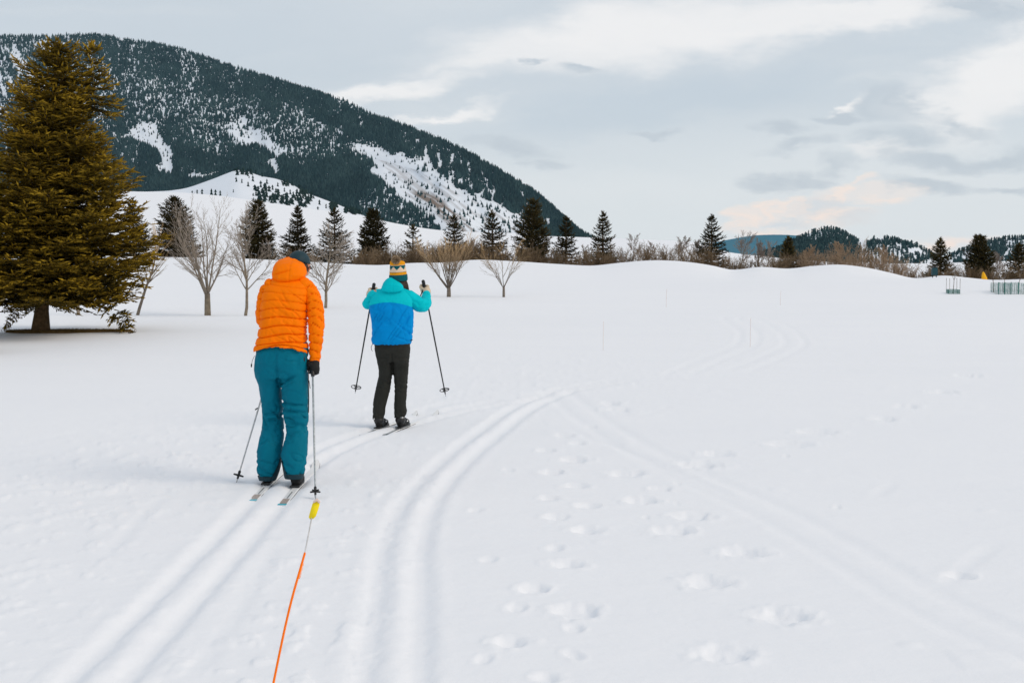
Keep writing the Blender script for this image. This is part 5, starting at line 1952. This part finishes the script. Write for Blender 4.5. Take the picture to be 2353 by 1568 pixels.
# bobble hat: knitted bands are flat patterns in the knit
HB = Matrix.Rotation(R(-3), 4, 'Y') @ Matrix.Rotation(R(4), 4, 'X')
hat_prof = [(.088, -.022), (.0925, -.015), (.0935, .0), (.0930, .030), (.0905, .040), (.0875, .041), (.0870, .046), (.0850, .070), (.0820, .100), (.0790, .118), (.0765, .136), (.0765, .145), (.078, .152), (.074, .166), (.064, .178), (.045, .182), (.022, .178), (.004, .172)]
hz = np.array([p[1] for p in hat_prof])
hr_ = np.array([p[0] for p in hat_prof])
sarc = np.concatenate([[0], np.cumsum(np.hypot(np.diff(hr_), np.diff(hz)))])
nh, mh = 96, 76
V, cl_ = [], []
for j in range(mh):
    q = sarc[-1] * j / (mh - 1)
    rr_, zz_ = np.interp(q, sarc, hr_), np.interp(q, sarc, hz)
    for i in range(nh):
        an = 2 * math.pi * i / nh
        rib = 1 + (0.014 if zz_ < .04 else .007) * math.sin(an * 48) * (1 if rr_ > .03 else 0)
        slump = 0.010 * math.cos(an + 2.1) * max(0, (zz_ - .14) / .04)
        V.append((rr_ * rib * math.cos(an), rr_ * 1.06 * rib * math.sin(an), zz_ + slump))
V = np.array(V)
Vr_ = V @ np.array(HB.to_3x3()).T + np.array([.058, .072, 1.520])
cv, cf = close_rings(Vr_, nh)
M_KTEAL = mat('teal knit', (0.006, 0.105, 0.125), .95, noise_amt=.25, noise_scale=90, bump=.001, bump_scale=150, spec=.1)
M_KOR = mat('mustard knit', (0.80, 0.33, 0.012), .95, noise_amt=.15, noise_scale=90, bump=.001, bump_scale=150, spec=.1)
M_KCR = mat('cream knit', (0.78, 0.60, 0.44), .95, noise_amt=.08, noise_scale=90, bump=.001, bump_scale=150, spec=.1)
hat = obj('bobble_hat', mesh_np('bobble_hat', cv, cf), [M_KTEAL, M_KOR, M_KCR], wom)
mi = []
quads = cf[0]
for f in quads:
    c = V[f].mean(0)
    an = math.atan2(c[1], c[0])
    z_ = c[2]
    tz = abs(((an / (2 * math.pi) * 7 + .28) % 1) * 2 - 1)          # zigzag
    if z_ < .044:
        i_ = 0
    elif z_ < .068:
        i_ = 1
    elif z_ < .073:
        i_ = 0
    elif z_ < .136:
        i_ = 0 if z_ > .091 + .036 * tz else 2
    elif z_ < .140:
        i_ = 2
    else:
        i_ = 1
    mi.append(i_)
mi += [1] * (len(hat.data.polygons) - len(mi))
hat.data.polygons.foreach_set('material_index', np.array(mi, np.int32))
hat.data.update()
# pompom: a ball of yarn ends in three colours
pc = np.array([.040, -.020, 1.708])
M_POM = mat('mixed yarn', (0.16, 0.09, 0.04), .95, noise_amt=.3, noise_scale=50, spec=.1, tint=(0.75, 0.60, 0.42))
npm = 1500
dv = rng.normal(size=(npm, 3))
dv /= np.linalg.norm(dv, axis=1)[:, None]
pv = spindles(pc + dv * .016, dv + rng.normal(0, .15, (npm, 3)), rng.uniform(.026, .038, npm), np.full(npm, .0036), rng.random(npm) ** 1.4)
obj('pompom', mesh_np('pompom', pv[0], pv[1], False, pv[2]), M_POM, hat)

# jacket
tw = [rings([(.868, -.200, .178, .0, .120), (.90, -.209, .196, .0, .138), (.961, -.206, .205, .005, .145), (1.02, -.205, .210, .01, .145), (1.083, -.208, .214, .015, .142), (1.205, -.226, .212, .02, .135), (1.265, -.232, .206, .025, .128),
             (1.326, -.215, .200, .03, .115), (1.370, -.180, .175, .035, .098), (1.405, -.135, .140, .04, .080), (1.44, -.09, .105, .045, .065)], ex=2.4)]


def d_fl(V):
    x, y, z = V.T
    n1 = fbm((x * .8 + z * .55) * 9, (z - x * .5) * 5, y * 5, o=3, seed=130)
    n2 = fbm((x - z * .7) * 12, z * 4, y * 6, o=2, seed=131)
    d = 0.012 * (n1 - .5) - 0.012 * (1 - crease(n2, .06)) * sstep(1.36, 1.2, z) * sstep(.86, .95, z) - 0.006 * (1 - crease(n1, .05)) * sstep(1.4, 1.2, z)
    # drag lines to the lower right, seam piping under the yoke, hem gathering
    for (x0, z0, sl, a) in ((.13, 1.02, -.8, .012), (.17, 1.13, 1.9, .014), (.10, .93, -.4, .010), (-.16, .98, .7, .007)):
        ln = (z - z0) - sl * (x - x0)
        ln = ln / math.sqrt(1 + sl * sl)
        d -= a * np.exp(-(ln / .009) ** 2) * np.exp(-(((x - x0) ** 2 + (z - z0) ** 2) / .012)) * (y < 0.02)
    yl = z + .95 * (x + .03) ** 2 - 1.288
    d -= 0.004 * np.exp(-(yl / .004) ** 2)
    d -= 0.0025 * np.exp(-((x + .015) / .004) ** 2) * (z > 1.29)
    d += .012 * sstep(.915, .88, z) * (noise(np.arctan2(y, x) * 9, z * 6, seed=133) - .55)
    return d


Vj, Fj, Nj = fuse(tw, .007, 4)
Vj = Vj + Nj * d_fl(Vj)[:, None]
jw = obj('jacket', mesh_np('jacket', Vj, Fj), M_FLEECE, wom)


def d_sl(seed):
    def f(V):
        x, y, z = V.T
        n1 = fbm(x * 14, y * 14, z * 14, o=3, seed=seed)
        n2 = fbm(x * 10 + z * 8, y * 10, z * 8 - x * 5, o=2, seed=seed + 1)
        return 0.014 * (n1 - .5) - 0.012 * (1 - crease(n2, .08))
    return f


part('sleeve', [tube([(-.120, .035, 1.365), (-.165, .05, 1.345), (-.215, .075, 1.305), (-.258, .12, 1.262), (-.268, .19, 1.262), (-.258, .28, 1.30), (-.245, .37, 1.345), (-.24, .41, 1.362)], [.060, .068, .064, .056, .052, .047, .042, .036], 16)], M_CYAN, jw, .008, 4, d_sl(140))
part('sleeve', [tube([(.105, .035, 1.365), (.155, .05, 1.345), (.205, .07, 1.305), (.262, .10, 1.258), (.305, .15, 1.250), (.322, .22, 1.272), (.322, .30, 1.315), (.322, .38, 1.350), (.322, .41, 1.358)], [.060, .070, .076, .078, .072, .062, .054, .046, .036], 16)], M_CYAN, jw, .008, 4, d_sl(144))


def d_hd(V):
    x, y, z = V.T
    d = 0.008 * (fbm(x * 14, y * 14, z * 14, o=3, seed=150) - .5) - .003 * np.exp(-((x - .015) / .004) ** 2)
    d -= .004 * np.exp(-((z - 1.447 + .12 * x) / .004) ** 2)
    return d


part('hood', [rings([(1.385, -.045, .060, -.055, .022), (1.395, -.080, .095, -.050, .036, .1), (1.42, -.103, .118, -.035, .055, .1), (1.45, -.100, .112, -.015, .070), (1.475, -.090, .090, .0, .074), (1.500, -.072, .062, .015, .070), (1.520, -.050, .030, .028, .060), (1.530, -.03, .01, .03, .045)], ex=2.2)], M_CYAN, jw, .006, 4, d_hd)
simple('collar_flap', [box((.115, .02, 1.42), (.09, .03, .012), Matrix.Rotation(R(28), 4, 'Y')), box((.165, .035, 1.395), (.06, .03, .012), Matrix.Rotation(R(30), 4, 'Y'))], M_CYAN, jw)
simple('drawcord', [tube([(-.195, -.02, .875), (-.210, -.03, .84), (-.205, -.03, .81), (-.197, -.03, .80)], .0028, 5)], M_BLACKPL, jw)
simple('drawcord', [tube([(.185, -.04, .905), (.203, -.05, .915)], .005, 6)], M_BLACKPL, jw)

# trousers
WL = [(.112, -.203, -.092, .0, .052), (.17, -.204, -.078, .005, .058), (.231, -.199, -.074, .01, .060), (.292, -.193, -.060, .02, .062), (.353, -.184, -.042, .03, .064), (.413, -.174, -.024, .04, .068), (.474, -.160, -.016, .045, .070), (.535, -.143, -.007, .035, .076), (.596, -.140, -.002, .02, .082), (.657, -.150, .001, .01, .090), (.718, -.160, .001, .0, .098)]
WR = [(.124, .012, .118, .02, .052), (.17, .008, .138, .02, .058), (.20, .006, .142, .02, .060), (.231, .007, .132, .02, .060), (.292, .009, .135, .025, .062), (.353, .012, .140, .03, .064), (.413, .013, .144, .04, .068), (.474, .012, .148, .045, .070), (.535, .012, .152, .035, .076), (.596, .007, .160, .02, .082), (.657, .003, .165, .01, .090), (.718, .0, .170, .0, .098)]
WU = [(.69, -.156, .166, .0, .095), (.74, -.168, .172, -.003, .106), (.80, -.177, .177, -.004, .114), (.86, -.180, .178, .0, .112), (.93, -.16, .16, 0, .10)]


def d_wt(V):
    x, y, z = V.T
    leg = np.where(x < .0, 0.0, 5.0)
    knee = np.exp(-((z - .46) / .06) ** 2)
    n1 = fbm(x * 9 + leg, y * 9, z * 24 + x * 8, o=2, seed=160)
    n2 = fbm((x - z * .3) * 14 + leg, y * 9, z * 7, o=3, seed=161)
    d = .014 * (n2 - .5) - (.012 * knee + .003 + .004 * sstep(.3, .15, z)) * (1 - crease(n1, .10))
    d -= .014 * np.exp(-((x - .0) / .010) ** 2) * sstep(.80, .76, z) * (y < 0)
    for (xc, zc, w_) in ((-.09, .735, .06), (.09, .735, .06)):
        d -= .006 * np.exp(-((z - zc - 2.0 * (x - xc) ** 2) / .006) ** 2) * (abs(x - xc) < w_) * (y < 0)
    d -= .003 * np.exp(-((x - (.075 + .0 * z)) / .003) ** 2) * (z < .7) * (y < 0)
    d -= .003 * np.exp(-((x + .105 + .1 * (.6 - z)) / .003) ** 2) * (z < .7) * (y < 0)
    d -= .004 * np.exp(-((z - .842) / .003) ** 2)
    return d


part('trousers', [rings(WL, ex=2.2), rings(WR, ex=2.2), rings(WU, ex=2.3)], M_BLACKPANT, wom, .007, 3, d_wt)
tw_ = wom.children[-1]
simple('snap', [ellipsoid((-.183, -.052, .122), (.006, .004, .006), 10, 6)], M_WHITEPL, tw_)
simple('snap', [ellipsoid((.098, -.036, .134), (.006, .004, .006), 10, 6)], M_WHITEPL, tw_)
hd_ = R(14.5)
dv_ = (math.sin(hd_), math.cos(hd_))
for (bx, by, z_) in ((-.153, -.06, .030), (.060, -.035, .030)):
    part('boot', boot_parts(bx, by, z_ - .002, dv_, .92, .125), M_BLACK, wom, .0065, 3, lambda V: 0.005 * (fbm(V[:, 0] * 30, V[:, 1] * 30, V[:, 2] * 40, o=2, seed=170) - .5))
    bt = wom.children[-1]
    bq = (bx + dv_[0] * .055, by + dv_[1] * .055)
    simple('boot_collar', [tube([(bq[0], bq[1], z_ + .088), (bq[0], bq[1], z_ + .102)], [.045, .043], 18)], M_WHITEPL, bt)
    simple('boot_collar', [tube([(bq[0], bq[1], z_ + .070), (bq[0], bq[1], z_ + .078)], [.0515, .0510], 18)], M_BLACKPL, bt)
    simple('sole', [box((bx + dv_[0] * .12, by + dv_[1] * .12, z_ + .002), (.066, .26, .012), Matrix.Rotation(-hd_, 4, 'Z'))], M_BLACKPL, bt, smooth=False)
    simple('strap', [box((bx + dv_[0] * .17 + .036, by + dv_[1] * .17, z_ + .050), (.004, .035, .012), Matrix.Rotation(-hd_, 4, 'Z'))], M_WHITEPL, bt, smooth=False)

# poles held up in front, clear of the snow
PB = 'black ski poles of the blue jacket skier'


def pwom(u, v, y):
    return at(u, v, y)


def zz3(X, Y):
    return 780.2 + .28 * X, 568.9 + .28 * Y


pts = {}
topWR = pwom(*zz3(684, 268), 14.70)
tipWR = pwom(*zz3(870, 1218), 15.05)
topWL = pwom(*zz3(283, 293), 14.70)
tipWL = pwom(*zz3(126, 1195), 15.05)
_, axR, LR = pole('black ski pole swung up on the right of the blue jacket', PB, topWR, tipWR, M_BLACKPL, .0080, M_BLACK, 'round', .17, .050)
_, axL, LL_ = pole('black ski pole swung up on the left of the blue jacket', PB, topWL, tipWL, M_BLACKPL, .0080, M_BLACK, 'round', .17, .052)
off = np.array([WX, WY, WZ])
gR = topWR - axR * .115 - off
gL = topWL - axL * .115 - off
part('glove', glove_parts(tuple(np.array([.322, .405, 1.352])), tuple(gR), tuple(axR), (.55, -.85, 0), 1.22), M_BEIGE, wom, .005, 2)
gvr = wom.children[-1]
simple('strap', [tube([gR + axR * .045 + np.array([0, -.035, 0]), gR + np.array([-.028, -.062, -.012]), gR + np.array([-.048, -.055, -.055])], .0055, 6),
                 tube([gR + axR * .045 + np.array([0, -.035, 0]), gR + np.array([.028, -.070, -.012]), gR + np.array([.050, -.055, -.052])], .0055, 6)], M_BLACKPL, gvr)
part('glove', glove_parts(tuple(np.array([-.238, .405, 1.355])), tuple(gL), tuple(axL), (-.55, -.85, 0), 1.22, -1), M_BEIGE, wom, .005, 2)
gvl = wom.children[-1]
simple('strap', [tube([gL + axL * .045 + np.array([0, -.035, 0]), gL + np.array([-.028, -.062, -.02]), gL + np.array([-.052, -.052, -.07])], .0055, 6)], M_BLACKPL, gvl)
wrot = lambda bx, by, q: (WX + bx + dv_[0] * q, WY + by + dv_[1] * q)
sx_, sy_ = wrot(-.153, -.06, .10)
ski('narrow ski under the left boot of the blue jacket skier', 'narrow skis of the blue jacket skier', (sx_, sy_, WZ - .001), hd_, -.58, 1.15, .052, False)
sx_, sy_ = wrot(.060, -.035, .10)
ski('narrow ski under the right boot of the blue jacket skier', 'narrow skis of the blue jacket skier', (sx_, sy_, WZ - .001), hd_, -.52, 1.2, .052, False)

# ------------------------------------------------------------------ trail marker close to the camera
bx_ = (562 - CX) / 3272 * 4.62
Pm = [np.array([bx_ - .02, 4.60, -0.35]), np.array([bx_, 4.62, 0.0]), at(628, 1568, 4.86), at(664, 1400, 5.0), at(700, 1270, 5.12)]
Pw = [at(700, 1270, 5.12), at(709, 1225, 5.16), at(716, 1188, 5.20), at(722, 1166, 5.22)]
mk = thing('trail_marker', 'tall flexible orange and white marker stake with a yellow flag, near the camera', 'marker stake', tuple(Pm[1]))
o_ = np.array(mk.location)
Ps = np.array(Pm) - o_
fsx = [spl(np.arange(5), Ps[:, c]) for c in range(3)]
qq = np.linspace(0, 4, 30)
simple('stake', [tube(np.stack([f(qq) for f in fsx], 1), .0043, 10)], M_ORANGEPL, mk)
simple('white_tip', [tube(np.array(Pw) - o_, .0026, 8)], M_POLEWHITE, mk)
a0, a1 = at(701, 1270, 5.11), at(686, 1330, 5.065)
# pale worn print on the stake
wps = [at(695.2, 1294, 5.105), at(691.5, 1308, 5.095), at(687.0, 1326, 5.082)]
simple('worn_print', [tube([q - o_ + np.array([.0007, -.0006, 0]) for q in wps], [.0041, .0042, .0040], 9)], mat('worn white print', (.85, .75, .68), .6, color2=(.93, .25, .05), noise_scale=150), mk)
fl = []
outline = [(721, 1151), (731, 1151), (734, 1158), (730, 1172), (725, 1186), (719, 1191), (712, 1192), (709, 1187), (713, 1172), (717, 1158)]
fv_ = [at(a, b, 5.20 + 0.006 * math.sin(b * .2)) - o_ for a, b in outline]
cen = np.mean(fv_, 0)
nn_ = len(fv_)
Vf = np.array(fv_ + [q + np.array([0, .006, 0]) for q in fv_] + [cen + np.array([0, -.003, 0]), cen + np.array([0, .009, 0])])
Ff = [(i, (i + 1) % nn_, nn_ + (i + 1) % nn_, nn_ + i) for i in range(nn_)]
Ft3 = [((i + 1) % nn_, i, 2 * nn_) for i in range(nn_)] + [(nn_ + i, nn_ + (i + 1) % nn_, 2 * nn_ + 1) for i in range(nn_)]
fo = obj('flag', mesh_np('flag', Vf, [np.array(Ff), np.array(Ft3)]), M_YELLOW, mk)
simple('flag_edge', [tube([at(721, 1152, 5.195) - o_, at(728, 1147, 5.195) - o_, at(733, 1152, 5.195) - o_], [.004, .006, .005], 7)], mat('faded flag edge', (.80, .62, .55), .6, noise_amt=.1), mk)

# small stakes further out
for (u_, v0_, v1_, lab) in ((1385, 805, 738, 'pale thin marker stake left of the double looping ski tracks'), (1723, 797, 731, 'pale pink marker stake standing inside the looping ski tracks'),
                            (1530, 706, 664, 'faint small marker stake in the middle distance'), (1792, 702, 668, 'faint marker stake where the bright snow bank begins')):
    b_ = hit(u_, v0_)
    t_ = at(u_ + 1.5, v1_, b_[1])
    o2 = simple('marker_stake', [tube([np.array([0, 0, -.1]), t_ - b_], .003 + b_[1] * .00012, 8)], M_PINKST, None, loc=tuple(b_))
    tag(o2, lab, 'marker stake', 'small marker stakes in the snow')

# ------------------------------------------------------------------ things at the right edge
def mesh_panel(w, h, rows_, cols, th=0.007):
    L = []
    for j in range(rows_ + 1):
        L.append(box((0, 0, h * j / rows_), (w, th, th)))
    for i in range(cols + 1):
        L.append(box((-w / 2 + w * i / cols, 0.001, h / 2), (th, th * .8, h)))
    return L


def sapling(h, seed, parent):
    rr = np.random.default_rng(seed)
    S = []
    grow(S, np.zeros(3), np.array([0, 0, 1.0]), h, .014, 0, dict(wob=.04, trop=.05, rmin=.005, lev=1, first=.4, kids=(2, 1), spread=(.5, .5), ratio=(.4, .4)), rr)
    v_, f_, a_ = segs_mesh(S, 4)
    return v_, f_, a_


fb = hit(2316, 674)
fr = thing('mesh_fence', 'green plastic mesh fence round young saplings at the right edge', 'fence', tuple(fb))
wp = 62 / F * fb[1]
hpn = 24 / F * fb[1]
for (cx_, cy_, w_, rz_) in ((0, -.35, wp, 0), (0.02, .45, wp * .96, 0)):
    o = simple('mesh_panel', mesh_panel(w_, hpn, 8, 12), M_GREENMESH, fr, smooth=False)
    o.location = (cx_, cy_, 0)
for cx_ in (-wp / 2, wp / 2 * .97, -wp * .05):
    o = simple('mesh_panel', mesh_panel(.8, hpn * .95, 8, 6), M_GREENMESH, fr, smooth=False)
    o.location = (cx_, .05, 0)
    o.rotation_euler = (0, 0, R(90))
for cx_ in (-wp / 2, -wp * .28, -wp * .05, wp * .22, wp / 2):
    o = simple('post', [tube([(0, 0, -.1), (0, 0, hpn * 1.06)], .018, 7)], M_GREENMESH, fr)
    o.location = (cx_, -.37, 0)
for i, du in enumerate((-32, -8, 26)):
    b_ = hit(2316 + du, 673)
    v_, f_, a_ = sapling(.62, 600 + i, None)
    s_ = obj('sapling', mesh_np('sapling', v_, f_, True, a_), M_GREYTWIG, None, (b_[0], b_[1] + .1, b_[2]))
    tag(s_, ('leafless sapling at the left end inside the green mesh fence', 'leafless sapling in the middle of the green mesh fence', 'leafless sapling at the right end inside the green mesh fence')[i], 'sapling', 'saplings inside the mesh fences')
cb = hit(2189, 674)
cg = thing('tree_guard', 'small low green mesh guard with thin stakes round a young sapling', 'tree guard', tuple(cb))
wc = 24 / F * cb[1]
for yy_ in (-wc / 2, wc / 2):
    o = simple('mesh_panel', mesh_panel(wc, .13, 3, 5, .012), M_GREENMESH, cg, smooth=False)
    o.location = (0, yy_, 0)
for xx_ in (-wc / 2, wc / 2):
    o = simple('mesh_panel', mesh_panel(wc, .12, 3, 5, .014), M_GREENMESH, cg, smooth=False)
    o.location = (xx_, 0, 0)
    o.rotation_euler = (0, 0, R(90))
for (a_, b2) in ((-1, -1), (1, -1), (-1, 1), (1, 1)):
    o = simple('stake', [tube([(0, 0, -.05), (0, 0, .50)], .006, 6)], M_GREYTWIG, cg)
    o.location = (a_ * wc / 2, b2 * wc / 2, 0)
v_, f_, a_ = sapling(.72, 610, None)
s_ = obj('sapling', mesh_np('sapling', v_, f_, True, a_), M_GREYTWIG, None, tuple(cb))
tag(s_, 'leafless sapling standing in the small low green guard', 'sapling', 'saplings inside the mesh fences')
# dark box on two legs
db_ = hit(2147, 641)
yb = 78.0
xb = (2147 - CX) / 3272 * yb
zb = Hpt(xb, yb)
e_ = thing('equipment_box', 'dark teal box on two short legs on the snowy crest before the spruces', 'box', (xb, yb, zb))
simple('cabinet', [box((0, 0, .30), (.30, .24, .34)), box((0, 0, .50), (.26, .22, .08))], M_DARKBOX, e_, smooth=False)
simple('lid', [box((0, 0, .555), (.20, .2, .03)), box((0, 0, .60), (.12, .12, .07))], M_BLACKPL, e_, smooth=False)
for sx2 in (-.11, .11):
    simple('leg', [tube([(sx2, 0, -.1), (sx2 * .9, 0, .16)], .028, 7)], M_DARKBOX, e_)
ya = 86.0
xa = (2262 - CX) / 3272 * ya
za = CAMZ - (643 - 565) * ya / F
ht_ = 19 / F * ya
am = simple('marker_cover', [rings([(-.15, -.19, .22, 0, .12), (0, -.18, .20, 0, .12), (ht_ * .4, -.17, .12, 0, .11), (ht_ * .75, -.15, .03, 0, .09), (ht_ * .95, -.12, -.03, 0, .05), (ht_, -.10, -.05, 0, .02)], 18)], M_AMBER, None, loc=(xa, ya, za))
tag(am, 'amber yellow rounded cover peeking over the crest at the foot of a spruce', 'cover')

# ------------------------------------------------------------------ thin haze over the valley
hm = bpy.data.materials.new('haze')
hm.use_nodes = True
hm.node_tree.nodes.clear()
pv_ = hm.node_tree.nodes.new('ShaderNodeVolumePrincipled')
pv_.inputs['Color'].default_value = (0.50, 0.78, 0.95, 1)
pv_.inputs['Density'].default_value = 0.000017
pv_.inputs['Anisotropy'].default_value = 0.2
ho = hm.node_tree.nodes.new('ShaderNodeOutputMaterial')
hm.node_tree.links.new(pv_.outputs[0], ho.inputs['Volume'])
HX, HY0, HY1, HZ0, HZ1 = 7800, -300, 7300, -72, 1150
hv = np.array([[x_, y_, z_] for x_ in (-HX, HX) for y_ in (HY0, HY1) for z_ in (HZ0, HZ1)], float)
hf = np.array([(0, 1, 3, 2), (4, 6, 7, 5), (0, 4, 5, 1), (2, 3, 7, 6), (0, 2, 6, 4), (1, 5, 7, 3)])
tag(obj('haze', mesh_np('haze', hv, hf, False), hm), 'thin bluish haze filling the valley', kind='stuff')
